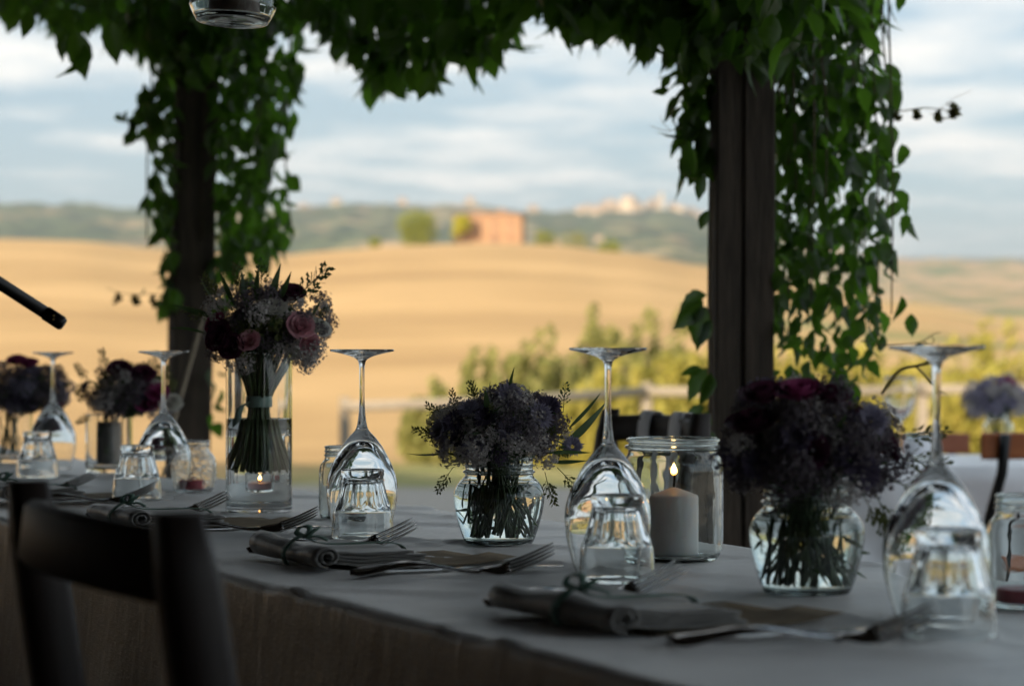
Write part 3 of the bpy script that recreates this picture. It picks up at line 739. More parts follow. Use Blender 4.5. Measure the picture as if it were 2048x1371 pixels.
# left post
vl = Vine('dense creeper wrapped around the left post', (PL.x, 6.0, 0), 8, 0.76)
vl.fill([(270, 165), (330, 150), (352, 200), (352, 590), (325, 610), (315, 540), (328, 480), (296, 400), (300, 300), (245, 250)], 5.75, 6.15, 135, (0.06, 0.09))
vl.fill([(425, -100), (600, -100), (608, 120), (590, 240), (570, 300), (575, 430), (575, 470), (545, 520), (430, 520)], 5.75, 6.3, 520, (0.06, 0.095))
vl.fill([(425, -100), (560, -100), (545, 300), (520, 420), (430, 470)], 5.9, 6.3, 110, (0.07, 0.10))
vl.fill([(425, 500), (520, 500), (500, 560), (470, 640), (440, 650)], 5.8, 6.1, 40, (0.06, 0.085))
vl.fill([(420, 720), (445, 720), (440, 850), (420, 850)], 5.85, 6.0, 8, (0.06, 0.08))
vl.fill([(290, -60), (430, -60), (430, 130), (350, 190), (300, 130)], 5.7, 6.2, 130, (0.07, 0.11))
for k in range(6):
    x0 = 300 + k * 55; vl.strand([at(x0, -150, 6.0), at(x0 + 5, 100, 5.95), at(x0 - 5, 300, 5.95), at(x0 + r.uniform(-10, 10), 480, 5.95)], 0.004, False)
shoot(vl, [at(330, 590, 5.9), at(290, 588, 5.9), at(250, 588, 5.9), at(212, 575, 5.9)], n=3, L=(0.02, 0.035))
vl.leaf(at(287, 575, 5.9), 0.045); vl.leaf(at(235, 225, 5.9), 0.062); vl.leaf(at(255, 222, 5.9), 0.05)
vl.finish()

# along the top beam
BOT = [(-60, 20), (20, 60), (60, 30), (95, 40), (110, 95), (150, 100), (185, 60), (200, 35), (240, 110), (300, 120), (360, 190), (440, 150), (540, 70), (560, -30), (615, -20), (625, 40), (650, 90), (690, 110), (720, 165), (760, 185), (800, 160), (850, 185), (885, 140), (930, 130), (965, 120), (1000, 130), (1020, 60), (1050, 30), (1075, 5), (1090, 20), (1110, 60), (1150, 70), (1200, 75), (1260, 85), (1310, 100), (1345, 120), (1430, 130), (1560, 120), (1740, -40)]
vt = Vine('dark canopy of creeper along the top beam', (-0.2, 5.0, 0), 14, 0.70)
def top_leaf(n, lo, L, jit, off=0.0):
    for _ in range(n):
        x = vt.r.uniform(-60, 1740); b = interp(x, BOT)
        y = vt.r.uniform(lo, b - 28) if b - 28 > lo else lo
        # distance follows the slanting beam
        u = (x - 1024) / F; s = (PR.x - u * PR.y) / (u * PD.y - PD.x); Y = PR.y + PD.y * s + off + vt.r.uniform(-jit, jit)
        vt.leaf(at(x, y, Y), vt.r.uniform(*L) )
top_leaf(2000, -300, (0.075, 0.115), 0.28)
top_leaf(1700, -430, (0.085, 0.125), 0.55)
top_leaf(2800, -430, (0.085, 0.125), 0.35, 0.45)
for _ in range(150):        # ragged lower fringe
    x = vt.r.uniform(-40, 1440); b = interp(x, BOT); u = (x - 1024) / F; s = (PR.x - u * PR.y) / (u * PD.y - PD.x)
    Y = PR.y + PD.y * s - 0.2; vt.leaf(at(x, b - vt.r.uniform(50, 85), Y), vt.r.uniform(0.07, 0.105))
for (x, y, L, yaw, roll) in ((150, 62, .10, 10, -12), (168, 88, .095, -25, 8), (135, 66, .07, 30, 25), (60, 18, .07, 0, 10), (222, 40, .09, 20, -10)):
    vt.leaf(at(x, y, 4.6), L, (yaw, roll))
for k in range(8):
    s0 = -0.5 + k * 0.4
    vt.strand([per(s0, r.uniform(-.1, .1), 2.2), per(s0 + .15, r.uniform(-.1, .1), 2.0), per(s0 + .3, r.uniform(-.1, .1), 1.85)], 0.005, False)
vt.finish()

# ------------------------------------------------------------------ long table and its cloths
TA = atan2(TN.y, TN.x)      # local x runs across the table, local y along it
tb = thing('dining_table', 'long banquet table set with glasses and flowers', 'table', (TO.x, TO.y, 0), TA)
S0, S1 = -1.6, 5.2
MB().box((TW / 2, (S0 + S1) / 2, TZ - 0.022), (TW - 0.02, S1 - S0, 0.030)).build('table_top', M['fence_wood'], tb, smooth=False)
for sy in (-1.3, 0.6, 2.6, 4.8):
    for tx in (0.1, TW - 0.1):
        MB().box((tx, sy, 0.355), (0.05, 0.05, 0.71)).build('leg', M['fence_wood'], tb, smooth=False)
def cloth_mesh(sa, sb, cut_a=None, cut_b=None, lift=0.0, seed=0.0, drop=0.34):
    """sheet with softly rounded edges hanging on both long sides; cut lines may run askew: (s at t=0, s at t=TW)"""
    prof_ = []                                  # (t, z, fold amount)
    nd = 14
    for i in range(nd): k = 1 - i / nd; prof_.append((-0.012, -drop * k - 0.012, k))
    for i in range(5): a = i / 4 * pi / 2; prof_.append((-0.012 + 0.012 * (1 - cos(a)), -0.012 + 0.012 * sin(a), 0))
    nt = 56
    for i in range(1, nt): prof_.append((TW * i / nt, 0, 0))
    for i in range(5): a = pi / 2 - i / 4 * pi / 2; prof_.append((TW + 0.012 * cos(a), -0.012 + 0.012 * sin(a), 0))
    for i in range(1, nd + 1): k = i / nd; prof_.append((TW + 0.012, -drop * k - 0.012, k))
    ns = int((sb - sa) / 0.015); v = []; f = []; m = len(prof_)
    for j in range(ns + 1):
        q = j / ns
        for (t, z, k) in prof_:
            lo = lerp(cut_a[0], cut_a[1], t / TW) if cut_a else sa; hi = lerp(cut_b[0], cut_b[1], t / TW) if cut_b else sb
            s = lerp(lo, hi, q); zz = z + lift; tt_ = t
            w = mnoise.noise(Vector((s * 7 + seed, t * 7, 0)))
            if k == 0:
                zz += 0.0016 * (1 + w)
                for sc_ in (0.12, 0.47, 0.83, 1.2, 1.62, 2.1, 2.6, -0.3):          # pressed fold lines across the cloth
                    zz += 0.0022 * max(0, 1 - abs(s - sc_ - 0.02 * t + 0.006 * mnoise.noise(Vector((t * 9, sc_ * 7, 2)))) / 0.016)
                zz += 0.0022 * max(0, 1 - abs(t - 0.335 + 0.006 * mnoise.noise(Vector((s * 5, 1, 2)))) / 0.014)
                zz += 0.0042 * max(0, 1 - abs(mnoise.noise(Vector((s * 2.3 + t * 3.1 + seed, t * 2.0, 4)))) * 11)     # creases
            else:
                sg = -1 if t < 0 else 1
                tt_ += sg * k * (0.014 + 0.016 * sin(s * 21 + 2.0 * mnoise.noise(Vector((s * 2, seed, 0)))) * k)
            v.append((tt_, s, zz + TZ))
    for j in range(ns):
        for i in range(m - 1):
            a = j * m + i; f.append((a, a + 1, a + m + 1, a + m))
    return MB().add(v, f)
# the seam between the two cloths runs square to the view at about 3.2 m
def s_of(p): d = Vector(p) - TO; return d.dot(TD)
Yseam = 3.19
def seam_at(t): return (Yseam - TO.y - TN.y * t) / TD.y
c1_ = cloth_mesh(S0, 3, None, (seam_at(0), seam_at(TW)), 0.0065, 1.0).build('tablecloth', M['cloth'], None, loc=(TO.x, TO.y, 0), rot=(0, 0, TA))
tag(c1_, 'pale grey linen cloth over the near half of the table', 'tablecloth', 'cloths on the long table')
c2_ = cloth_mesh(0, S1, (seam_at(0) - 0.12, seam_at(TW) - 0.12), None, 0.0, 5.0).build('tablecloth', M['cloth'], None, loc=(TO.x, TO.y, 0), rot=(0, 0, TA))
tag(c2_, 'pale grey linen cloth over the far end of the table', 'tablecloth', 'cloths on the long table')
CL = 0.0095        # cloth surface above table height, where things stand
for c_ in (c1_, c2_):
    so = c_.modifiers.new('thickness', 'SOLIDIFY'); so.thickness = 0.0015; so.offset = -1
def top(px, Y): return Vector(((px - 1024) * Y / F, Y, TZ + CL))

# ------------------------------------------------------------------ glasses
wine_out = [(0.0345, 0), (0.0385, .012), (0.0440, .035), (0.0457, .055), (0.0445, .070), (0.0388, .0865), (0.0335, .097), (0.0265, .110), (0.0180, .1215), (0.0110, .129), (0.0074, .1345), (0.0052, .145), (0.0038, .160), (0.0033, .180), (0.0034, .205), (0.0041, .2165), (0.0070, .2222), (0.0150, .2262), (0.0280, .2298), (0.0402, .2322)]
wine_in = [(0, .1145), (0.008, .1125), (0.016, .1070), (0.0235, .0985), (0.0305, .0890), (0.0370, .0785), (0.0415, .0670), (0.0437, .0530), (0.0424, .0340), (0.0372, .0115), (0.0332, .0)]
WP = prof(wine_in, [(0.0332, 0), (0.0338, -0.0006), (0.0345, 0)], wine_out, [(0.0402, .2322), (0.0412, .2336), (0.0404, .2350)], [(0.0404, .2350), (0.032, .2347), (0.015, .2336), (0, .2330)], n=5)
WM = MB().lathe(WP, 64).mesh('wine_glass', M['glass'])
N_F = 10
def facet(r, z, w):
    if z < 0.030: return r
    a = (w + pi / N_F) % (2 * pi / N_F) - pi / N_F
    poly = r * cos(pi / N_F) / cos(a) * 1.018
    zb = 0.0375 + 0.010 * (a / (pi / N_F)) ** 2
    k = min(1, max(0, (z - zb) / 0.004)) * min(1, max(0, (0.079 - z) / 0.004)); k = k * k * (3 - 2 * k)
    return lerp(r, poly * 0.975, k)
tum_in = [(0, .0745), (0.014, .0740), (0.0195, .0715), (0.0225, .064), (0.0258, .052), (0.0300, .041), (0.0342, .034), (0.0358, .020), (0.0370, 0)]
tum_out = [(0.0387, 0), (0.0384, .012), (0.0374, .028), (0.0362, .034), (0.0352, .038), (0.0340, .043), (0.0316, .052), (0.0293, .061), (0.0272, .070), (0.0263, .0765), (0.0268, .0800), (0.0268, .0845)]
TP = prof(tum_in, [(0.0370, 0), (0.0378, -0.0008), (0.0387, 0)], tum_out, [(0.0268, .0845), (0.0262, .0860), (0.0250, .0862)], [(0.0250, .0862), (0.018, .0848), (0, .0842)], n=4)
TM = MB().lathe(TP, 100, mod=lambda r_, z, w: facet(r_, z, w) if r_ > 0.0255 and z < .0862 else r_).mesh('tumbler', M['pressed_glass'])
# inner wall must stay round: rebuild with the outer wall only faceted
def tumbler_mesh():
    mb = MB(); ni = len(prof(tum_in, n=4)); v = []; f = []; rows = []
    for i, (rr, z) in enumerate(TP):
        if rr < 1e-7: rows.append([len(v)]); v.append((0, 0, z)); continue
        row = []
        for k in range(100):
            w = 2 * pi * k / 100; q = facet(rr, z, w) if i >= ni + 3 else rr
            row.append(len(v)); v.append((q * cos(w), q * sin(w), z))
        rows.append(row)
    for a, b in zip(rows, rows[1:]):
        for k in range(100):
            k2 = (k + 1) % 100
            if len(a) == 1: f.append((a[0], b[k2], b[k]))
            elif len(b) == 1: f.append((a[k], a[k2], b[0]))
            else: f.append((a[k], a[k2], b[k2], b[k]))
    return mb.add(v, f).mesh('tumbler', M['pressed_glass'])
TM = tumbler_mesh()
WL = ['large upturned wine glass nearest, at the right edge of the table', 'upturned wine glass beside the white candle jar', 'sharp upturned wine glass left of the central bouquet', 'upturned wine glass between the left flowers and tall vase', 'farthest upturned wine glass at the left frame edge']
TLb = ['nearest upturned faceted tumbler at the right', 'upturned faceted tumbler in front of the white candle jar', 'sharp upturned faceted tumbler left of the central bouquet', 'upturned faceted tumbler beside the small jar of red wax', 'farthest upturned faceted tumbler at the left frame edge']
for i, (px, Y) in enumerate(((1873, 1.868), (1216, 2.285), (724, 2.778), (327, 3.57), (106, 4.36))):
    tag(link('wine_glass', WM, None, top(px, Y), (0, 0, i * 0.7)), WL[i], 'wine glass', 'upturned wine glasses down the table')
for i, (px, Y) in enumerate(((1897, 1.757), (1234, 2.195), (725, 2.69), (274, 3.43), (75, 4.04))):
    tag(link('tumbler', TM, None, top(px, Y), (0, 0, 0.13 + i * 0.37)), TLb[i], 'tumbler', 'upturned tumblers down the table')

# ------------------------------------------------------------------ jars, candles
def shell(outer, inner, seg=64): return prof(inner, [inner[-1], ((inner[-1][0] + outer[0][0]) / 2, max(inner[-1][1], outer[0][1]) + 0.0007), outer[0]], outer, n=4)
def jar_profile(outer, th, floor):
    """outer from lip down to base; wall of thickness th, floor thickness; closed solid"""
    out = spline(outer, 4); out = [(max(0, p.x), p.y) for p in out]
    inn = []
    for (r_, z) in out:
        if z > floor: inn.append((max(0.001, r_ - th), z))
    inn = inn + [(max(0.002, inn[-1][0] - 0.004), floor), (0, floor)]
    P = list(reversed(inn)) + [((inn[0][0] + out[0][0]) / 2, out[0][1] + 0.0008)] + out + [(0, out[-1][1] + 0.0015)]
    return P[::-1]      # outer wall upward, so that the faces look outward
FJ = [(0.0418, .1040), (0.0424, .1030), (0.0412, .1010), (0.0412, .0955), (0.0426, .0940), (0.0412, .0925), (0.0412, .0890), (0.0438, .0872), (0.0440, .0858), (0.0415, .0838), (0.0425, .0800), (0.0490, .0735), (0.0540, .0640), (0.0552, .0560), (0.0535, .0420), (0.0495, .0240), (0.0440, .0070), (0.0410, .0010), (0.0380, 0), (0.020, .0005)]
VJ = [(0.0270, .1010), (0.0278, .1000), (0.0265, .0985), (0.0265, .0955), (0.0282, .0945), (0.0265, .0930), (0.0265, .0905), (0.0282, .0895), (0.0268, .0870), (0.0275, .0830), (0.0325, .0760), (0.0346, .0690), (0.0350, .0600), (0.0350, .0200), (0.0345, .0080), (0.0300, .0006), (0.018, 0)]
RJ = [(0.0262, .0860), (0.0270, .0850), (0.0256, .0838), (0.0258, .0800), (0.0272, .0790), (0.0256, .0770), (0.0256, .0720), (0.0285, .0670), (0.0345, .0580), (0.0372, .0450), (0.0372, .0300), (0.0345, .0130), (0.0280, .0008), (0.015, 0)]
CJ = [(0.0505, .1350), (0.0518, .1342), (0.0518, .1318), (0.0500, .1310), (0.0500, .1285), (0.0535, .1270), (0.0535, .1245), (0.0500, .1225), (0.0505, .1180), (0.0540, .1110), (0.0556, .1020), (0.0556, .0900), (0.0556, .0300), (0.0545, .0140), (0.0490, .0020), (0.042, 0), (0.02, .0006)]
CV = [(0.0480, .2300), (0.0482, .2290), (0.0482, .2000), (0.0482, .0200), (0.0482, .0030), (0.0470, .0002), (0.044, 0), (0.02, .0008)]
def flame(parent, z, h=0.016, w=0.0042):
    MB().lathe(prof([(0, z), (w * .75, z + h * .14), (w, z + h * .34), (w * .72, z + h * .6), (w * .28, z + h * .85), (0, z + h)], n=4), 16).build('flame', M['flame'], parent)
def candle(label, loc, r_, h, mat, lit, peak=0.0, wick=0.010, group=None):
    c = thing('candle', label, 'candle', loc, 0, group)
    MB().lathe(prof([(0, h + peak), (r_ * .25, h + peak * .78), (r_ * .85, h + peak * .12), (r_ * .97, h - .001), (r_, h - .004)], [(r_, h - .004), (r_, .002)], [(r_, .002), (r_ * .96, 0), (0, 0)], n=5), 40).build('wax', M[mat], c)
    MB().tube([(0, 0, h + peak - .001), (.0006, 0, h + peak + wick * .6), (.0002, 0, h + peak + wick)], 0.0013, 6).build('wick', M['wick'], c)
    if lit: flame(c, h + peak + wick * .75, 0.0135, 0.0036)
    return c
def jar(label, loc, pr, th, floor, mat='jar_glass', group=None, name='glass_jar', cat='jar', seg=64):
    o = MB().lathe(jar_profile(pr, th, floor), seg).build(name, M[mat], None, loc=loc)
    return tag(o, label, cat, group)
def water(pr, th, floor, level, loc, label):
    out = [(max(0, p.x), p.y) for p in spline(pr, 4)]
    pts = [(max(0.001, a - th + 0.0004), z) for a, z in out if floor < z < level]
    top_r = pts[0][0]
    P = [(0, level), (top_r - 0.003, level), (top_r - 0.0008, level + 0.0008), (top_r, level + 0.001)] + pts + [(max(0.002, pts[-1][0] - 0.003), floor - 0.0004), (0, floor - 0.0004)]
    P = list(reversed(P))
    o = MB().lathe(P, 64).build('water', M['water'], None, loc=loc)
    return tag(o, label, 'water')
pC = top(998, 2.63); pR = top(1614, 2.08); pV = top(518, 3.165)
jar('round glass jar holding the central lilac bouquet', pC, FJ, 0.0022, 0.006, group='round flower jars')
jar('round glass jar holding the dark bouquet at the right', pR, FJ, 0.0022, 0.006, group='round flower jars')
water(FJ, 0.0022, 0.006, 0.072, pC, 'water in the central flower jar'); water(FJ, 0.0022, 0.006, 0.072, pR, 'water in the right flower jar')
jar('tall straight glass vase half full of water with tied bouquet', pV, CV, 0.0026, 0.009, 'glass', name='tall_vase', cat='vase')
water(CV, 0.0026, 0.009, 0.1345, pV, 'clear water in the tall glass vase')
pK = top(1346, 2.41)
jar('wide preserving jar around the lit white pillar candle', pK, CJ, 0.0024, 0.006, 'jar_glass', name='candle_jar')
candle('lit white pillar candle inside the wide glass jar', pK + Vector((0.001, 0, 0.0062)), 0.0272, 0.0660, 'white_wax', True, 0.009, 0.017)
pj = top(688, 3.02); jar('slim clear jar standing behind the sharp wine glass', pj, VJ, 0.002, 0.005, group='slim candle jars')
candle('short pink candle in the slim jar behind the wine glass', pj + Vector((0, 0, .0052)), 0.022, 0.012, 'pink_wax', False)
pj = top(2052, 1.95); jar('slim glass jar with red candle cut by the right frame edge', pj, VJ, 0.002, 0.005, group='slim candle jars')
candle('short red candle at the right frame edge', pj + Vector((0, 0, .0052)), 0.0265, 0.013, 'red_wax', False)
pj = top(388, 3.60); jar('small bellied textured jar left of the tall vase', pj, RJ, 0.002, 0.005, 'crackle_glass')
candle('short red candle in the small bellied jar', pj + Vector((-0.004, 0, .0052)), 0.021, 0.017, 'red_wax', False)
pj = top(516, 3.39); jar('low candle glass seen through the base of the tall vase', pj, [(0.029, .045), (0.0296, .0445), (0.0292, .043), (0.029, .03), (0.029, .010), (0.0275, .001), (0.02, 0), (0.01, .0004)], 0.0018, 0.005, 'glass', name='candle_glass')
candle('lit pink candle burning behind the base of the tall vase', pj + Vector((0, 0, .0052)), 0.0235, 0.017, 'pink_wax', True, 0, 0.006)
# hanging jar
pH = at(464, 45, 2.58)
hj = jar('square shouldered glass jar hanging from the pergola on wire', pH, [(0.036, .135), (0.037, .134), (0.0355, .132), (0.0355, .118), (0.040, .112), (0.049, .100), (0.0515, .088), (0.0515, .026), (0.0505, .016), (0.044, .0035), (0.040, .0005), (0.02, .001)], 0.003, 0.006, 'jar_glass', name='hanging_jar')
hj.rotation_euler = (radians(-3), radians(2.5), 0)
MB().tube([(0.0375 * cos(a / 24 * 2 * pi), 0.0375 * sin(a / 24 * 2 * pi), 0.126) for a in range(25)], 0.0011, 6).build('wire_collar', M['wire'], hj)
MB().tube([(-0.037, 0, .126), (-0.034, 0, .20), (0, 0, .26), (0.034, 0, .20), (0.037, 0, .126)], 0.0010, 6).build('wire_handle', M['wire'], hj)
MB().tube([(0, 0, .26), (0, 0, 1.22)], 0.001, 6).build('wire', M['wire'], hj)
candle('dark candle inside the hanging jar', pH + Vector((0.003, 0, .0075)), 0.030, 0.045, 'dark_wax', False)

# ------------------------------------------------------------------ flowers
def rose_mesh(seed, mat, openness=0.5):
    r = random.Random(seed); mb = MB()
    for ring, (n, R, H, op) in enumerate(((3, 0.28, 0.80, 0.0), (4, 0.48, 0.86, 0.12), (5, 0.70, 0.82, 0.32), (5, 0.92, 0.70, 0.62))):
        for k in range(n):
            a0 = 2 * pi * (k + 0.5 * (ring % 2) + r.uniform(-.1, .1)) / n; w = 1.25 * pi / n; v = []; f = []
            hh = H * r.uniform(0.92, 1.06); oo = op * openness * 2 * r.uniform(0.8, 1.2)
            for i in range(6):
                t = i / 5; rad = R * (0.30 + 0.70 * sin(t * pi / 2)) * (1 + oo * 0.35 * t ** 3)
                zz = hh * t - oo * 0.16 * max(0, t - 0.7) / 0.3
                for j in range(5):
                    u = j / 4 * 2 - 1; ww = w * (0.55 + 0.45 * sin(t * pi * 0.62))
                    edge = 1 - 0.10 * u * u * t
                    a = a0 + u * ww; v.append((rad * (1 + 0.05 * u) * cos(a), rad * (1 + 0.05 * u) * sin(a), zz * edge))
            for i in range(5):
                for j in range(4): q = i * 5 + j; f.append((q, q + 1, q + 6, q + 5))
            mb.add(v, f)
    return mb.mesh('rose', M[mat])
def daisy_mesh(seed, mat, n=26):
    r = random.Random(seed); mb = MB()
    for lay in range(2):
        for k in range(n):
            a = 2 * pi * (k + r.uniform(-.3, .3)) / n; L = r.uniform(0.8, 1.05) * (1 - 0.25 * lay); up = 0.10 + 0.35 * lay + r.uniform(-.08, .08)
            d = Vector((cos(a), sin(a), 0)); s = Vector((-sin(a), cos(a), 0)) * 0.085
            mb.add([d * .15 - s * .4, d * .15 + s * .4, d * L * .7 + s + Vector((0, 0, up * .8)), d * L + Vector((0, 0, up)), d * L * .7 - s + Vector((0, 0, up * .8))], [(0, 1, 2, 3, 4)])
    for k in range(40):
        a = r.uniform(0, 2 * pi); q = 0.28 * sqrt(r.random()); p = Vector((q * cos(a), q * sin(a), 0.12 + 0.12 * (1 - q / .28)))
        mb.add([p + Vector((-.03, 0, 0)), p + Vector((.03, 0, 0)), p + Vector((0, .02, .10))], [(0, 1, 2)])
    return mb.mesh('daisy', M[mat], smooth=False)
def floret(mb, p, nrm, s, r):
    a = nrm.orthogonal().normalized(); b = nrm.cross(a); n = 5; o = r.uniform(0, 6.3)
    for k in range(n):
        w = o + 2 * pi * k / n; d = a * cos(w) + b * sin(w); e = a * cos(w + .55) + b * sin(w + .55); g = a * cos(w - .55) + b * sin(w - .55)
        mb.add([p, p + g * s * .6 + nrm * s * .25, p + d * s + nrm * s * .35, p + e * s * .6 + nrm * s * .25], [(0, 1, 2, 3)])
def filler_mesh(seed, mat, n=210, s=0.115):
    """umbel of tiny blossoms, unit radius"""
    r = random.Random(seed); mb = MB()
    for _ in range(n):
        d = Vector((r.gauss(0, 1), r.gauss(0, 1), r.gauss(0, 1) + 0.5)).normalized(); q = r.uniform(0.55, 1.0) * (1 + 0.3 * mnoise.noise(d * 2 + Vector((seed, 0, 0))))
        floret(mb, d * q, (d + Vector((r.gauss(0, .4), r.gauss(0, .4), r.gauss(0, .4)))).normalized(), s * r.uniform(.7, 1.25), r)
    return mb.mesh('filler_cluster', M[mat], smooth=False)
def spray_mesh(seed, mat='bud'):
    """little branching sprig with bud-like leaves, unit length along z"""
    r = random.Random(seed); mb = MB(); mb.tube([(0, 0, 0), (.03, 0, .5), (0.02, .03, 1)], [.012, .010, .004], 5)
    for k in range(26):
        t = 0.25 + 0.75 * k / 26; a = k * 2.4; L = 0.20 * (1.15 - t) + 0.05
        d = Vector((cos(a), sin(a), 0.9)).normalized(); p = Vector((.02, 0, t)); mb.tube([p, p + d * L], [.006, .003], 4)
        for j in range(3):
            q = p + d * L * (0.5 + 0.25 * j); n_ = Vector((r.gauss(0, 1), r.gauss(0, 1), r.gauss(0, 1))).normalized(); b = n_.orthogonal().normalized(); c = n_.cross(b)
            mb.add([q, q + (d * .6 + b) * .05, q + d * .11, q + (d * .6 - b) * .05], [(0, 1, 2, 3)])
    return mb.mesh('sprig', M[mat], smooth=False)
def blade_mesh(seed, w=0.16, bend=0.25):
    v = []; f = []; n = 7
    for i in range(n + 1):
        t = i / n; ww = w * (sin(pi * (0.06 + 0.94 * t) ** 0.8) if i < n else 0.0) * 0.5 + 0.004
        v += [(-ww, bend * t * t + ww * .5, t), (0, bend * t * t, t), (ww, bend * t * t + ww * .5, t)]
    for i in range(n): a = i * 3; f += [(a, a + 1, a + 4, a + 3), (a + 1, a + 2, a + 5, a + 4)]
    return MB().add(v, f).mesh('leaf', M['leafgreen'])
ROSE = {m: [rose_mesh(i + 10, m, o) for i, o in enumerate((0.35, 0.7))] for m in ('pink', 'burgundy', 'magenta', 'cream')}
DAISY = {m: [daisy_mesh(i + 30, m) for i in range(2)] for m in ('lilac', 'violet', 'magenta')}
FILL = {m: [filler_mesh(i + 50, m) for i in range(3)] for m in ('white_filler', 'dusk_filler', 'lilac', 'violet', 'bud')}
SPRIG = [spray_mesh(i + 70) for i in range(2)] + [spray_mesh(77, 'leafgreen')]
BLADE = [blade_mesh(1), blade_mesh(2, 0.22, 0.1), blade_mesh(3, 0.13, 0.5)]
def aim(d, roll=0.0):
    q = Vector(d).normalized().to_track_quat('Z', 'Y'); return (q.to_matrix().to_4x4() @ Matrix.Rotation(roll, 4, 'Z'))
def put(name, me, parent, p, d, s, r):
    o = link(name, me, parent); o.matrix_basis = Matrix.Translation(p) @ aim(d, r.uniform(0, 6.28)) @ Matrix.Scale(s, 4); return o
def bouquet(label, loc, c, rx, rz, seed, plan, neck, stems=14, base=None, low=-0.55, nsp=0.014, group='flower bouquets on the table'):
    """dome of heads round centre c (local), radii rx (across) and rz; plan = list of (kind, mesh list, size, count)"""
    r = random.Random(seed); t = thing('bouquet', label, 'bouquet', loc, 0, group); c = Vector(c); heads = []
    kinds = []
    for (name, ms, size, count) in plan: kinds += [(name, ms, size)] * count
    r.shuffle(kinds); N = len(kinds)
    for i, (name, ms, size) in enumerate(kinds):
        z = lerp(0.98, low, (i + 0.5) / N); a = i * 2.39996 + seed; q = sqrt(max(0, 1 - z * z))
        k = r.uniform(0.70, 1.16); d = Vector((q * cos(a), q * sin(a), z)); p = c + Vector((d.x * rx * k, d.y * rx * k, d.z * rz * k))
        n_ = Vector((d.x / rx, d.y / rx, d.z / rz + 3)).normalized(); s = size * r.uniform(0.68, 1.25)
        if name == 'rose': p = p - n_ * s * 0.5
        put(name, ms[r.randrange(len(ms))], t, p, n_, s, r); heads.append(p)
    for i in range(14):                        # odd leaves and shoots standing out of the dome
        z = r.uniform(low * .8, .95); a = r.uniform(0, 6.283); q = sqrt(1 - z * z); d = Vector((q * cos(a), q * sin(a), z)); p = c + Vector((d.x * rx, d.y * rx, d.z * rz)) * .82
        dd = d + Vector((r.gauss(0, .3), r.gauss(0, .3), r.gauss(0.15, .3)))
        if i % 2: put('leaf', BLADE[i % 3], t, p, dd, r.uniform(.026, .042), r)
        else: put('sprig', SPRIG[i % 3], t, p, dd, r.uniform(.020, .032), r)
    core = leaf_cloud(900, [(c.x, c.y, c.z - rz * .05, rx * .62, rz / rx), (c.x, c.y, c.z - rz * .35, rx * .5, .6)], 0.010, seed)
    tag(core.build('inner_foliage', M['leafgreen'], t, smooth=False), kind='stuff')
    for i in range(stems):
        h = heads[int(i * len(heads) / stems) % len(heads)]; b = base(i, r)
        q = Vector(neck) + Vector((r.gauss(0, nsp), r.gauss(0, nsp), 0))
        MB().tube(spline([h, lerp(h, q, .6), q, b], 4), r.uniform(.0009, .0017), 5).build('stem', M['stem'], t)
    return t, r
def wet_leaves(b, seed, R_=0.044, z0=0.022, z1=0.074):
    r = random.Random(seed)
    for k in range(70):
        a = r.uniform(0, 6.28); q = R_ * sqrt(r.random()); put('leaf', BLADE[k % 3], b, Vector((q * cos(a), q * sin(a), r.uniform(z0, z1))), (cos(a) * .5 + r.gauss(0, .4), sin(a) * .5 + r.gauss(0, .4), r.uniform(-.6, 1)), r.uniform(.010, .020), r)
def jar_base(R, z): 
    def f(i, r): a = i * 2.4; return Vector((R * cos(a) * r.random() ** .4, R * sin(a) * r.random() ** .4, z + r.random() ** 3 * .03))
    return f
# central bouquet
b1, r1 = bouquet('lilac and grey bouquet in the round jar at the centre', pC, (0, 0, 0.133), 0.074, 0.047, 1, [
    ('filler_cluster', FILL['white_filler'], 0.019, 34), ('filler_cluster', FILL['dusk_filler'], 0.020, 20), ('filler_cluster', FILL['violet'], 0.019, 7),
    ('daisy', DAISY['lilac'], 0.021, 9), ('daisy', DAISY['violet'], 0.019, 5)], (0, 0, 0.098), 58, jar_base(0.036, 0.010), -0.6)
wet_leaves(b1, 91)
for (x, y, z, dx, dy, dz, s, k) in ((0.075, -.02, .125, .75, -.1, .55, .075, 2), (0.085, -.03, .150, .8, -.1, .6, .055, 0), (0.06, -.05, .120, .95, -.2, -.05, .050, 1), (0.01, -.03, .185, .05, -.1, 1, .038, 0), (-.008, -.02, .180, -.35, 0, .8, .026, 2), (-.012, -.05, .165, -.1, -.3, 1, .035, 1), (.062, -.02, .11, 1, 0, .1, .045, 1), (-.06, -.03, .12, -1, -.2, -.25, .05, 0)):
    put('leaf', BLADE[k], b1, Vector((x, y, z - .010)), (dx, dy, dz), s, r1)
for (x, y, z, dx, dz, s, k) in ((-.06, 0, .160, -.7, .5, .034, 0), (-.07, -.02, .142, -1, .25, .034, 1), (-.05, -.01, .168, -.25, 1, .030, 0), (-.03, -.02, .178, -.2, 1, .03, 1), (.07, -.03, .105, .6, -.6, .045, 0), (.055, -.04, .10, .3, -1, .04, 1), (-.055, -.03, .105, -.5, -.8, .035, 1), (.078, .0, .17, .1, 1, .035, 2)):
    put('sprig', SPRIG[k], b1, Vector((x, y, z - .012)), (dx, -.1, dz), s, r1)
for (x, y, z, s_, m) in ((.012, -.070, .140, .020, 'lilac'), (-.030, -.066, .118, .018, 'lilac'), (.048, -.058, .155, .020, 'lilac'), (.012, -.035, .178, .022, 'lilac'), (.060, -.040, .165, .019, 'violet'), (-.052, -.045, .148, .018, 'violet'), (.088, -.030, .118, .016, 'lilac')):
    put('daisy', DAISY[m][0], b1, Vector((x, y, z)), (x * 4, -.8, .45), s_, r1)
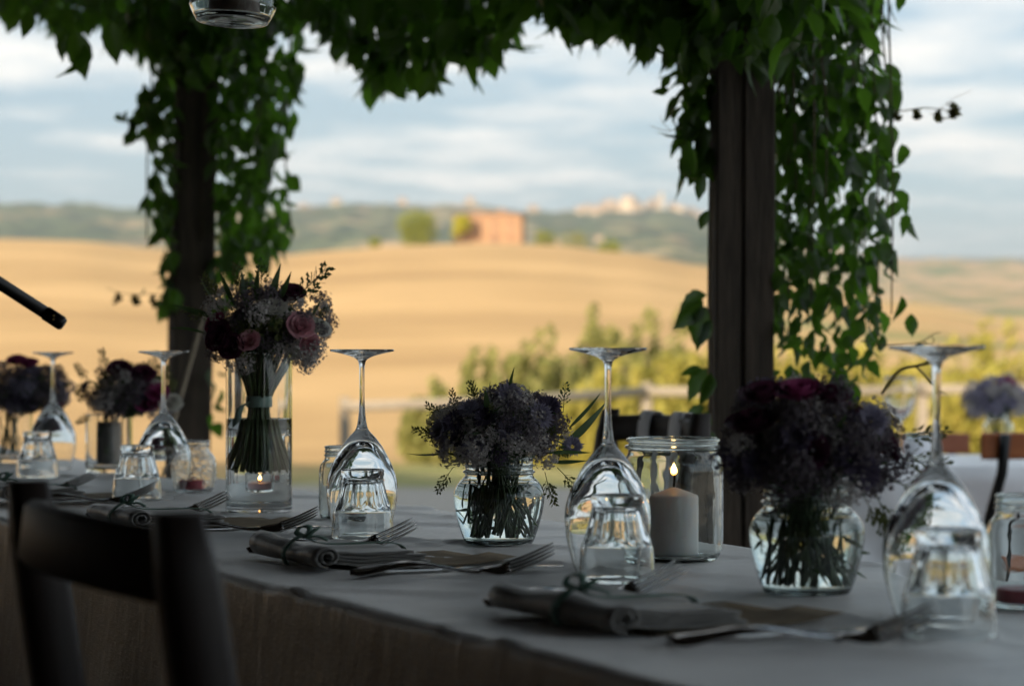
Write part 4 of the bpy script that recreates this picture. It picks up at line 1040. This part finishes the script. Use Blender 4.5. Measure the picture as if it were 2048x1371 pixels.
# right bouquet
b2, r2 = bouquet('dark burgundy bouquet in the round jar at the right', pR, (-0.002, 0, 0.136), 0.071, 0.052, 2, [
    ('filler_cluster', FILL['white_filler'], 0.019, 20), ('filler_cluster', FILL['dusk_filler'], 0.022, 36), ('filler_cluster', FILL['violet'], 0.021, 10),
    ('daisy', DAISY['violet'], 0.021, 5), ('rose', ROSE['burgundy'], 0.022, 3)], (0, 0, 0.098), 58, jar_base(0.036, 0.010), -0.6)
wet_leaves(b2, 92)
for (x, z, s, m) in ((-.045, .183, .020, 'burgundy'), (-.012, .185, .021, 'magenta'), (0.014, .182, .019, 'burgundy'), (-.055, .155, .022, 'burgundy')):
    put('rose', ROSE[m][1], b2, Vector((x, -.035, z)), (x * 4, -.4, 1), s, r2)
put('daisy', DAISY['lilac'][0], b2, Vector((-.052, -.02, .188)), (-.2, -.3, 1), .022, r2)
for (x, z, dx, dz, s, k) in ((.07, .11, .8, -.3, .06, 0), (.06, .10, .4, -.9, .055, 1), (.075, .13, 1, -.1, .055, 0), (.08, .15, 1, .1, .05, 1), (.05, .095, .6, -1, .045, 0)):
    put('sprig', SPRIG[k], b2, Vector((x, -.02, z)), (dx, -.15, dz), s, r2)
for (x, y, z, s_, m) in ((-.02, -.070, .150, .021, 'violet'), (.03, -.068, .130, .020, 'violet'), (-.055, -.05, .125, .019, 'violet'), (.052, -.052, .165, .020, 'lilac')):
    put('daisy', DAISY[m][1], b2, Vector((x, y, z)), (x * 4, -.8, .45), s_, r2)
tw = MB().tube(spline([Vector((.07, -.01, .19)), Vector((.085, -.02, .212)), Vector((.102, -.02, .217)), Vector((.122, -.02, .221))], 5), [.0016] * 16, 5).tube(spline([Vector((.100, -.02, .217)), Vector((.112, -.02, .205)), Vector((.124, -.02, .190))], 5), [.0012] * 11, 5)
tw.build('twig', M['young_shoot'], b2)
put('leaf', BLADE[2], b2, Vector((.106, -.02, .217)), (1, 0, .55), .028, r2); put('leaf', BLADE[2], b2, Vector((.117, -.02, .199)), (.5, 0, -.75), .018, r2)
# bouquet of the tall vase: tied stems fanning out below the ribbon
b3, r3 = bouquet('pink rose bouquet with tied stems in the tall vase', pV, (0.014, 0, 0.272), 0.076, 0.050, 3, [
    ('filler_cluster', FILL['white_filler'], 0.020, 16), ('filler_cluster', FILL['dusk_filler'], 0.021, 20), ('filler_cluster', FILL['bud'], 0.019, 8), ('rose', ROSE['burgundy'], 0.021, 3)], (0, 0, 0.165), 0, None, -0.75)
for (x, y, z, dx, dz, s, m, k) in ((.064, -.055, .266, .35, .45, .0185, 'pink', 1), (-.004, -.074, .245, -.1, .35, .0165, 'pink', 0), (.088, -.03, .262, .6, .8, .016, 'cream', 1), (.05, -.02, .312, .3, 1, .019, 'burgundy', 0), (-.045, -.06, .252, -.5, .3, .020, 'burgundy', 1), (-.028, -.07, .238, -.2, .2, .019, 'burgundy', 0), (.075, -.055, .245, .5, -.1, .016, 'pink', 0), (.025, -.05, .29, .1, .9, .018, 'cream', 1), (-.055, -.03, .27, -.6, .7, .017, 'magenta', 0)):
    put('rose', ROSE[m][k], b3, Vector((x, y, z)), (dx, -.75, dz), s, r3)
for (x, z, s) in ((.062, .232, .022), (.078, .228, .021), (.072, .216, .018), (.035, .232, .018), (-.03, .222, .02), (-.05, .235, .018), (-.012, .215, .017), (.09, .238, .017)):
    put('filler_cluster', FILL['white_filler'][r3.randrange(3)], b3, Vector((x, -.055, z)), (x * 5, -.8, .1), s, r3)
for (x, z, dx, dz, s, k) in ((.05, .30, .75, .75, .075, 2), (-.02, .31, -.2, 1, .05, 0), (.005, .315, .05, 1, .05, 2), (-.05, .30, -.5, .8, .05, 0), (.085, .275, .6, .7, .03, 2), (-.065, .275, -.8, .4, .045, 1)):
    put('sprig', SPRIG[k], b3, Vector((x, -.03, z)), (dx, -.05, dz), s, r3)
for (x, z, dx, dz, s, k) in ((.02, .30, .35, 1, .062, 1), (.03, .30, .55, 1, .055, 0), (-.06, .285, -1, .35, .062, 1), (-.05, .29, -.7, .7, .055, 0), (-.03, .30, -.35, 1, .055, 1), (.0, .305, 0, 1, .05, 0), (-.075, .26, -1, .5, .05, 2), (-.01, .29, -.1, 1, .06, 1), (.082, .285, .5, .8, .025, 1)):
    put('leaf', BLADE[k], b3, Vector((x, -.035, z)), (dx, -.15, dz), s, r3)
for i in range(46):
    a = i * 2.39996; q = sqrt((i + .5) / 46); tpx, tpy = q * cos(a), q * sin(a)
    low = Vector((tpx * .041, tpy * .041, .058 + r3.uniform(-.002, .004))); mid = Vector((tpx * .0155, tpy * .0155, .160)); up = Vector((tpx * .045 + .008, tpy * .045, .225)); hi = Vector((tpx * .06 + .012, tpy * .06, .262))
    MB().tube(spline([low, lerp(low, mid, .5) - Vector((tpx, tpy, 0)) * .004, mid, up, hi], 4), 0.0021, 6).build('stem', M['stem'], b3)
rb = MB().lathe([(0.0185, .152), (0.0195, .155), (0.0195, .163), (0.0190, .168), (0.0180, .1685), (0.0178, .152), (0.0185, .152)], 28).build('ribbon', M['mint'], b3)
def strip(pts, w, wd, th=0.0006):
    """flat ribbon along pts, wd = width direction"""
    P = spline(pts, 6); path = []; wd = Vector(wd).normalized()
    for i, p in enumerate(P):
        tng = (P[min(i + 1, len(P) - 1)] - P[max(i - 1, 0)]).normalized(); n_ = tng.cross(wd).normalized(); path.append((p, wd, n_))
    return MB().sweep([(-w / 2, -th), (w / 2, -th), (w / 2, th), (-w / 2, th)], path)
strip([Vector((-.012, -.016, .160)), Vector((-.024, -.020, .152)), Vector((-.028, -.020, .136)), Vector((-.027, -.018, .122))], 0.011, (1, .3, .3)).build('ribbon_tail', M['mint'], rb)
# left bouquets
pL1 = top(218, 4.26); pL2 = top(22, 4.66)
cyl = [(0.045, .112), (0.0455, .1115), (0.0455, .10), (0.0455, .05), (0.0455, .003), (0.043, .0002), (0.03, 0), (0.01, .0006)]
jar('straight glass tumbler vase of the second bouquet from left', pL1, cyl, 0.0022, 0.006, 'glass', 'straight flower vases', 'flower_vase', 'vase')
jar('straight glass vase of the leftmost bouquet', pL2, cyl, 0.0022, 0.006, 'glass', 'straight flower vases', 'flower_vase', 'vase')
b4, r4 = bouquet('pink and dark green bouquet left of the left post', pL1, (0.045, 0, 0.152), 0.080, 0.052, 4, [
    ('filler_cluster', FILL['white_filler'], 0.021, 14), ('filler_cluster', FILL['dusk_filler'], 0.022, 22), ('filler_cluster', FILL['bud'], 0.021, 12), ('daisy', DAISY['violet'], 0.02, 4), ('rose', ROSE['burgundy'], 0.022, 4)], (0, 0, 0.108), 18, jar_base(0.03, 0.012), -0.6)
for (x, z, s, m) in ((.085, .130, .024, 'magenta'), (.03, .195, .021, 'burgundy'), (.075, .185, .022, 'burgundy'), (.105, .15, .02, 'magenta'), (.13, .13, .02, 'cream')):
    put('rose', ROSE[m][1], b4, Vector((x, -.055, z)), (.1, -.7, .7), s, r4)
for (x, z, dx, dz, s) in ((0.0, .19, -.2, 1, .05), (-.03, .17, -.6, .8, .05), (.09, .19, .1, 1, .045), (-.02, .12, -.8, -.5, .045), (.0, .11, -.4, -1, .04)):
    put('sprig', SPRIG[2], b4, Vector((x, -.02, z)), (dx, -.1, dz), s, r4)
MB().lathe([(0.023, .012), (0.0245, .03), (0.024, .085), (0.023, .098), (0.021, .098), (0.022, .012), (0.023, .012)], 28).build('stem_wrap', M['napkin'], b4)
b5, r5 = bouquet('violet bouquet with magenta top at the left frame edge', pL2, (0.03, 0, 0.150), 0.086, 0.056, 5, [
    ('filler_cluster', FILL['lilac'], 0.022, 20), ('filler_cluster', FILL['dusk_filler'], 0.023, 22), ('filler_cluster', FILL['violet'], 0.022, 14), ('daisy', DAISY['lilac'], 0.022, 6)], (0, 0, 0.108), 18, jar_base(0.03, 0.012), -0.6)
for (x, z, s, m) in ((.02, .21, .020, 'magenta'), (.045, .205, .019, 'magenta'), (.10, .115, .017, 'magenta')):
    put('rose', ROSE[m][1], b5, Vector((x, -.03, z)), (x, -.5, 1), s, r5)

# ------------------------------------------------------------------ place settings
def spiral_section(w=0.125, rr=0.0125):
    """cross-section of the napkin: rolled edge on the left, flat folds on the right (closed outline)"""
    out = []; inn = []
    n = 34; turns = 1.9
    for i in range(n + 1):
        t = i / n; a = -pi / 2 - turns * 2 * pi * (1 - t); R = rr * (0.28 + 0.72 * t)
        c = Vector((rr, rr * 0.92)); d = Vector((cos(a), sin(a) * 0.92)); out.append(c + d * (R + 0.0011)); inn.append(c + d * (R - 0.0011))
    return out, inn
def napkin_mesh(L, seed):
    out, inn = spiral_section(); sect = [tuple(p) for p in out] + [tuple(p) for p in reversed(inn)]
    mb = MB(); path = []
    for j in range(15):
        y = L * j / 14
        path.append((Vector((0.003 * mnoise.noise(Vector((y * 18, seed, 0))), y, 0.0016 + 0.0012 * abs(mnoise.noise(Vector((y * 25, seed, 3)))))), Vector((1, 0, 0)) * (1.25 + 0.22 * mnoise.noise(Vector((y * 16, seed, 8)))), Vector((0, 0, 1)) * (1 + 0.28 * mnoise.noise(Vector((y * 16, seed, 12))))))
    mb.sweep(sect, path); return mb
def fold_mesh(L, seed, x0, x1, layers=4):
    mb = MB()
    for k in range(layers):
        v = []; f = []; nx, ny = 16, 14; e = 0.006 * k; zb = 0.0012 + 0.0036 * k
        for sgn in (0, 1):
            for j in range(ny + 1):
                for i in range(nx + 1):
                    x = lerp(x0, x1 - e * (1 if k % 2 else .3), i / nx); y = lerp(0.002 + e * .3, L - 0.002 - e * .4, j / ny)
                    w = 0.0030 * abs(mnoise.noise(Vector((x * 24, y * 24, seed + k * .25)))) + (0.0045 * max(0, 1 - abs(x - x0) / .04))
                    v.append((x, y, zb + w + sgn * 0.0026))
        m = (nx + 1) * (ny + 1)
        for j in range(ny):
            for i in range(nx):
                a = j * (nx + 1) + i; f.append((a + m, a + m + 1, a + m + nx + 2, a + m + nx + 1)); f.append((a + nx + 1, a + nx + 2, a + 1, a))
        ring = [i for i in range(nx + 1)] + [j * (nx + 1) + nx for j in range(1, ny + 1)] + [ny * (nx + 1) + i for i in range(nx - 1, -1, -1)] + [j * (nx + 1) for j in range(ny - 1, 0, -1)]
        for a, b in zip(ring, ring[1:] + ring[:1]): f.append((a, b, b + m, a + m))
        mb.add(v, f)
    return mb
def fork_mesh():
    """lies along +x: handle end at 0, tines rising at the far end; four tines"""
    mb = MB(); L = 0.205
    def zc(x): return 0.0028 + 0.010 * sin(pi * min(1, x / 0.13)) ** 2 * (1 if x < .13 else 0) + (0 if x < .15 else 0.026 * ((x - .15) / .055) ** 1.35) + (0.002 if x >= .13 else 0)
    def wd(x): return interp(x, [(0, .010), (.01, .017), (.04, .013), (.09, .0065), (.13, .0065), (.150, .019), (.162, .0235), (.17, .024)])
    path = []
    for i in range(41):
        x = 0.162 * i / 40; path.append((Vector((x, 0, zc(x))), Vector((0, 1, 0)) * wd(x), Vector((0, 0, 1))))
    mb.sweep([(-.5, 0), (-.42, -.0010), (.42, -.0010), (.5, 0), (.42, .0010), (-.42, .0010)], path)
    for k in range(4):
        y0 = (k - 1.5) * 0.0063; pts = []
        for i in range(9): x = 0.158 + (L - 0.158) * i / 8; pts.append((x, y0, zc(x)))
        mb.tube(pts, [0.0019, .0018, .0018, .0017, .0016, .0015, .0014, .0011, .0006], 6)
    return mb.mesh('fork', M['steel'])
def knife_mesh():
    mb = MB(); path = []
    for i in range(41):
        x = 0.225 * i / 40; w = interp(x, [(0, .011), (.01, .018), (.05, .014), (.095, .0105), (.11, .014), (.15, .0195), (.20, .018), (.225, .003)]); h = interp(x, [(0, .003), (.02, .0042), (.09, .0036), (.11, .0016), (.225, .0008)])
        path.append((Vector((x, 0, 0.0045)), Vector((0, 1, 0)) * w, Vector((0, 0, 1)) * h))
    mb.sweep([(-.5, 0), (-.35, -.9), (.35, -.9), (.5, 0), (.35, .9), (-.35, .9)], path); return mb.mesh('knife', M['steel'])
FORK, KNIFE = fork_mesh(), knife_mesh()
def bow(parent, c, s, mat):
    c = Vector(c)
    for sg in (-1, 1):
        strip([c, c + Vector((.010, sg * .012, .012)) * s, c + Vector((.004, sg * .028, .013)) * s, c + Vector((-.006, sg * .022, .004)) * s, c], 0.010 * s, (1, .2, .2)).build('bow_loop', M[mat], parent)
        strip([c, c + Vector((.012, sg * .014, .001)) * s, c + Vector((.02, sg * .030, -.004)) * s], 0.009 * s, (.6, .8, .1)).build('ribbon_tail', M[mat], parent)
    MB().lathe([(0, .004 * s), (.005 * s, .002 * s), (.0055 * s, -.002 * s), (0, -.004 * s)], 12, tuple(c)).build('knot', M[mat], parent)
def setting(s0, who, L=0.19, rib='green_ribbon', seed=1.0, dr=0.0):
    base = tab(s0, 0.065, CL); ang = TA + dr
    # local x runs into the table, local y along it toward the far end
    def W(x, y, z): return base + Matrix.Rotation(ang, 3, 'Z') @ Vector((x, y, z))
    pp = MB(); v = []
    for sgn in (0, 1):
        for j in range(9):
            for i in range(9): v.append((0.045 + 0.20 * i / 8, 0.0 + 0.165 * j / 8, 0.0006 + 0.0004 * sgn + (0.006 * max(0, (i - 5) / 3) ** 2 if j < 4 else 0)))
    f = []
    for j in range(8):
        for i in range(8): a = j * 9 + i; f.append((a + 81, a + 82, a + 91, a + 90)); f.append((a + 9, a + 10, a + 1, a))
    ring = [i for i in range(9)] + [j * 9 + 8 for j in range(1, 9)] + [72 + i for i in range(7, -1, -1)] + [j * 9 for j in range(7, 0, -1)]
    f += [(a, b, b + 81, a + 81) for a, b in zip(ring, ring[1:] + ring[:1])]
    tag(pp.add(v, f).build('menu_card', M['paper'], None, loc=base, rot=(0, 0, ang + 0.05)), 'brown kraft paper sheet under the ' + who + ' napkin', 'paper', 'paper sheets at the place settings')
    nap = thing('napkin', who + ' linen napkin rolled at one edge and tied with ribbon', 'napkin', base + Vector((0, 0, 0.0035)), ang, 'tied linen napkins')
    napkin_mesh(L, seed).build('rolled_edge', M['napkin'], nap)
    fold_mesh(L, seed, 0.016, 0.135).build('folded_cloth', M['napkin'], nap, smooth=True)
    yb = L * 0.42
    strip([Vector((.001, yb, .0)), Vector((-.003, yb, .014)), Vector((.016, yb, .0290)), Vector((.036, yb, .022)), Vector((.06, yb, .0195)), Vector((.12, yb, .0185)), Vector((.139, yb, .012)), Vector((.139, yb, .001))], 0.011, (0, 1, 0)).build('ribbon', M[rib], nap)
    bow(nap, (.024, yb, .0285), 0.75, rib)
    tag(link('fork', FORK, None, W(0.004, L + 0.014, 0.006), (0.5, 0, ang + 0.03)), 'steel fork lying on the far side of the ' + who + ' napkin', 'fork', 'forks at the place settings')
    tag(link('fork', FORK, None, W(0.004, -0.080, 0.006), (0.5, 0, ang - 0.42)), 'steel fork lying on the near side of the ' + who + ' napkin', 'fork', 'forks at the place settings')
    tag(link('knife', KNIFE, None, W(0.022, -0.050, 0.001), (0, 0, ang - 0.2)), 'steel knife beside the ' + who + ' napkin', 'knife', 'knives at the place settings')
setting(-0.045, 'nearest', 0.20, seed=1.0, dr=0.03); setting(0.555, 'second', 0.19, seed=2.4); setting(1.16, 'third, half hidden by the chair,', 0.19, seed=3.9); setting(1.78, 'farthest', 0.19, seed=5.1)

# ------------------------------------------------------------------ chairs
def rail_mesh(x0, x1, zc, h, th, bow_, lean):
    mb = MB(); path = []
    for i in range(17):
        u = i / 16 * 2 - 1; x = lerp(x0, x1, i / 16); y = -bow_ * (1 - u * u) + lean(zc)
        path.append((Vector((x, y, zc + 0.006 * (1 - u * u))), Vector((0, 1, -0.12)), Vector((0, 0.12, 1))))
    c = 0.25
    return mb.sweep([(-th / 2, -h / 2 + th * c), (-th / 2 + th * c, -h / 2), (th / 2 - th * c, -h / 2), (th / 2, -h / 2 + th * c), (th / 2, h / 2 - th * c), (th / 2 - th * c, h / 2), (-th / 2 + th * c, h / 2), (-th / 2, h / 2 - th * c)], path)
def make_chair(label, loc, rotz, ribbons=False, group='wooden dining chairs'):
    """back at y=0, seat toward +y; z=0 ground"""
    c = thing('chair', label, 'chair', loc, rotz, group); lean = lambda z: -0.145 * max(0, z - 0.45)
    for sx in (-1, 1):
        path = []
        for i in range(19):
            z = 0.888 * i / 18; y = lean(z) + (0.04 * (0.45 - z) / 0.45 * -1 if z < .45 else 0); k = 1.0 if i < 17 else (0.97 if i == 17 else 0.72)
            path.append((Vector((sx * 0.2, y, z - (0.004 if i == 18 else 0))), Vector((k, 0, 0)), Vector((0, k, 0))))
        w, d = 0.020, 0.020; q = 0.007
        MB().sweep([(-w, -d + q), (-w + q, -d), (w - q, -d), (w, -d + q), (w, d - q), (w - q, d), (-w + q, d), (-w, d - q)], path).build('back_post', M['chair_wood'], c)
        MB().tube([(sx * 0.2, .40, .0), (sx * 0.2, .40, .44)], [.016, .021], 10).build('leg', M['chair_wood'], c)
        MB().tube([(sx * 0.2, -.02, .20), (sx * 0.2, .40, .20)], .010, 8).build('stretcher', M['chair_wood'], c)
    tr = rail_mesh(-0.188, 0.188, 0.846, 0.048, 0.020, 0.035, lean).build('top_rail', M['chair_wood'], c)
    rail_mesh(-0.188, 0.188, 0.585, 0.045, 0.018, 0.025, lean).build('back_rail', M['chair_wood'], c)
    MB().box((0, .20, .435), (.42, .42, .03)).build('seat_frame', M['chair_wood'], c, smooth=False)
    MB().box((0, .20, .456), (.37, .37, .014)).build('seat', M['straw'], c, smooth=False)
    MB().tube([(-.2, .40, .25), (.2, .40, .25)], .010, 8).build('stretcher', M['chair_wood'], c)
    if ribbons:
        for x in (-.075, .065):
            yb = lean(.85) - .035 * (1 - (x / .188) ** 2)
            strip([Vector((x, yb - .026, .42)), Vector((x, yb - .030, .65)), Vector((x, yb - .022, .84)), Vector((x, yb - .003, .882)), Vector((x, yb + .018, .845)), Vector((x, yb + .022, .60))], 0.050, (1, 0, 0), .0008).build('ribbon', M['white_ribbon'], c)
    return c
fa = Vector((0.897, 0.442, 0)); mid = Vector((-0.303, 1.58, 0)) + fa * 0.062
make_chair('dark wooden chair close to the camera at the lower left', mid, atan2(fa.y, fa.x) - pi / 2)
make_chair('wooden chair with white ribbons on the far side of the table', (0.205, 4.02, 0), radians(111), True)

# folding chairs with wooden slats in the yard
def folding_chair(label, px, py, Y, w, h, rot, mat, bar_px=None):
    p = at(px, py, Y); c = thing('folding_chair', label, 'folding chair', (p.x, Y, 0), rot, 'folding chairs at the far table')
    z = p.z
    bevel(MB().box((0, 0, z), (w, 0.016, h)).build('back_slat', M[mat], c, smooth=False), .005)
    for k in range(5): bevel(MB().box((0, 0.10 + k * .07, .45), (w, .055, .016)).build('seat_slat', M[mat], c, smooth=False), .004)
    for sx in (-1, 1):
        x = sx * (w / 2 - .055)
        MB().tube([(x, -.024, z + h * .45), (x - .006, -.014, z - h), (x - .05, .10, .42), (x - .09, .36, 0.014)], 0.014, 8).build('frame_tube', M['black_metal'], c)
        MB().tube([(x * .9, .36, .44), (x * .9, .05, .012)], 0.010, 8).build('leg', M['black_metal'], c)
    return c
folding_chair('folding chair with orange slat and black frame at the right edge', 2104, 891, 5.4, 0.36, 0.066, radians(4), 'orange_wood')
folding_chair('folding chair with reddish slat behind the nearest glass stem', 1868, 886, 7.0, 0.235, 0.066, radians(185), 'red_wood')
folding_chair('folding chair with reddish slat just left of the right post', 1372, 858, 6.6, 0.22, 0.062, radians(170), 'red_wood')
folding_chair('folding chair with reddish slat half hidden by the dark bouquet', 1775, 890, 7.3, 0.20, 0.062, radians(175), 'red_wood')

# ------------------------------------------------------------------ far table in the yard
ft = thing('far_table', 'second table standing in the yard beyond the right post', 'table', (0.90, 6.0, 0), 0.03)
FTZ = 0.685
MB().box((0.85, 0.30, FTZ - 0.018), (1.68, 0.60, 0.026)).build('table_top', M['fence_wood'], ft, smooth=False)
for x in (0.08, 1.62):
    for y in (.06, .54): MB().box((x, y, .322), (.05, .05, .645)).build('leg', M['fence_wood'], ft, smooth=False)
def far_cloth():
    W, D, dr = 1.70, 0.62, 0.60; v = []; f = []; nx, ny = 80, 40
    for j in range(ny + 1):
        for i in range(nx + 1):
            x = lerp(-dr, W + dr, i / nx); y = lerp(-dr, D + dr, j / ny)
            ox = max(0, -x, x - W); oy = max(0, -y, y - D); d = max(ox, oy)
            cx, cy_ = min(max(x, 0), W), min(max(y, 0), D)
            fl = 0.04 * sin((x + y * .8) * 17) * min(1, d / .3) + .03 * min(1, d / .3)
            sx = -1 if x < 0 else 1; sy = -1 if y < 0 else 1
            px_ = cx + (sx * (fl + 0.003) if ox > 0 else 0); py_ = cy_ + (sy * (fl + 0.003) if oy > 0 else 0)
            v.append((px_, py_, FTZ - d + .0015 * mnoise.noise(Vector((x * 5, y * 5, 0)))))
    for j in range(ny):
        for i in range(nx): a = j * (nx + 1) + i; f.append((a, a + 1, a + nx + 2, a + nx + 1))
    return MB().add(v, f)
fc = far_cloth().build('tablecloth', M['white_cloth'], None, loc=(0.90, 6.0, 0.003), rot=(0, 0, 0.03)); tag(fc, 'white cloth hanging over the far table in the yard', 'tablecloth')
def ftop(px, Y): return Vector(((px - 1024) * Y / F, Y, FTZ + .007))
UP = prof([(0, .0935), (.012, .096), (.024, .108), (.0325, .130), (.0345, .150), (.0325, .185)], [(.0325, .185), (.0332, .1856), (.0340, .185)], [(.0340, .185), (.036, .150), (.034, .128), (.0255, .105), (.013, .092), (.006, .086), (.0042, .078), (.0036, .05), (.0038, .015), (.008, .007), (.02, .0035), (.032, .0015)], [(.032, .0015), (.0325, .0007), (.032, 0), (0, .0004)], n=4)[::-1]
tag(link('wine_glass', MB().lathe(UP, 48).mesh('upright_wine_glass', M['glass']), None, ftop(1799, 6.2), None, 1.28), 'small upright wine glass on the white far table', 'wine glass')
pf = ftop(1996, 6.3)
jar('clear flower jar on the white far table', pf, VJ, 0.002, 0.005, name='glass_jar').scale = (1.28,) * 3
b6, r6 = bouquet('pale lilac bouquet on the white far table', pf, (0.0, 0, 0.128), 0.062, 0.040, 6, [('filler_cluster', FILL['white_filler'], 0.022, 18), ('filler_cluster', FILL['lilac'], 0.022, 20), ('daisy', DAISY['lilac'], .02, 6)], (0, 0, .09), 12, jar_base(.018, .012), -.5, group='flower bouquets on the far table')
b6.scale = (1.28,) * 3
put('rose', ROSE['magenta'][1], b6, Vector((.01, -.03, .165)), (0, -.6, .8), .018, r6)
# lace-wrapped lantern jar
lj = thing('lace_jar', 'jar wrapped in white lace on the far table', 'jar', ftop(1838, 6.25), 0)
lj.scale = (1.28,) * 3
MB().lathe([(0, 0), (.031, 0), (.033, .004), (.033, .052), (.030, .056), (.028, .056), (.029, .006), (0, .006)], 32).build('glass', M['jar_glass'], lj)
MB().lathe([(.0338, .006), (.0345, .02), (.0340, .046), (.0334, .046), (.0336, .006), (.0338, .006)], 32, mod=lambda r_, z, w: r_ + .0008 * sin(14 * w)).build('lace_band', M['white_ribbon'], lj)

# ------------------------------------------------------------------ boom stand at the left, rope by the left post
bs = thing('microphone_stand', 'black boom arm reaching in from the left frame edge', 'boom stand', (-0.95, 2.3, 0))
tip = at(126, 648, 2.3) - bs.location; elb = Vector((0, 0, 1.325))
arm = MB().tube([elb + (elb - tip).normalized() * 0.2, elb, lerp(elb, tip, .5), lerp(elb, tip, .985)], 0.0068, 14).build('boom_arm', M['black_metal'], bs)
d_ = (tip - elb).normalized()
MB().tube([tip - d_ * .022, tip - d_ * .002, tip + d_ * .001], [.0078, .0078, .0060], 14).build('end_cap', M['black_metal'], arm)
for dz_ in (.0035, -.0005):
    q_ = tip - d_ * .010 + Vector((0, -.0076, dz_)); MB().tube([q_, q_ + Vector((0, -.0012, 0))], .0011, 8).build('screw', M['brass'], arm)
MB().tube([(0, 0, .03), (0, 0, 1.34)], .010, 12).build('pole', M['black_metal'], bs)
for k in range(3):
    a = k * 2 * pi / 3 + .4; MB().tube([(0, 0, .12), (.3 * cos(a), .3 * sin(a), .008)], .008, 8).build('leg', M['black_metal'], bs)
ra = at(412, 610, 5.86); rb_ = at(345, 845, 5.6); rd = rb_ - ra
gend = ra + rd * (ra.z / -rd.z)
tag(MB().tube([ra, lerp(ra, gend, .5) - Vector((0, 0, .01)), gend], .0065, 8).build('rope', M['rope']), 'pale guy rope slanting down from the left post', 'rope')

# ------------------------------------------------------------------ air
hz = NT('haze'); pv = hz.n('ShaderNodeVolumePrincipled')
pv.inputs['Color'].default_value = (0.80, 0.88, 0.95, 1); pv.inputs['Density'].default_value = 0.00014; pv.inputs['Anisotropy'].default_value = 0.2
hz.l(pv.outputs[0], hz.out.inputs['Volume'])
HZ = MB().box((0, 4700, 240), (13000, 9900, 570)).build('haze', hz.m, None, smooth=False); tag(HZ, 'thin pale air over the whole valley', 'haze', kind='stuff')
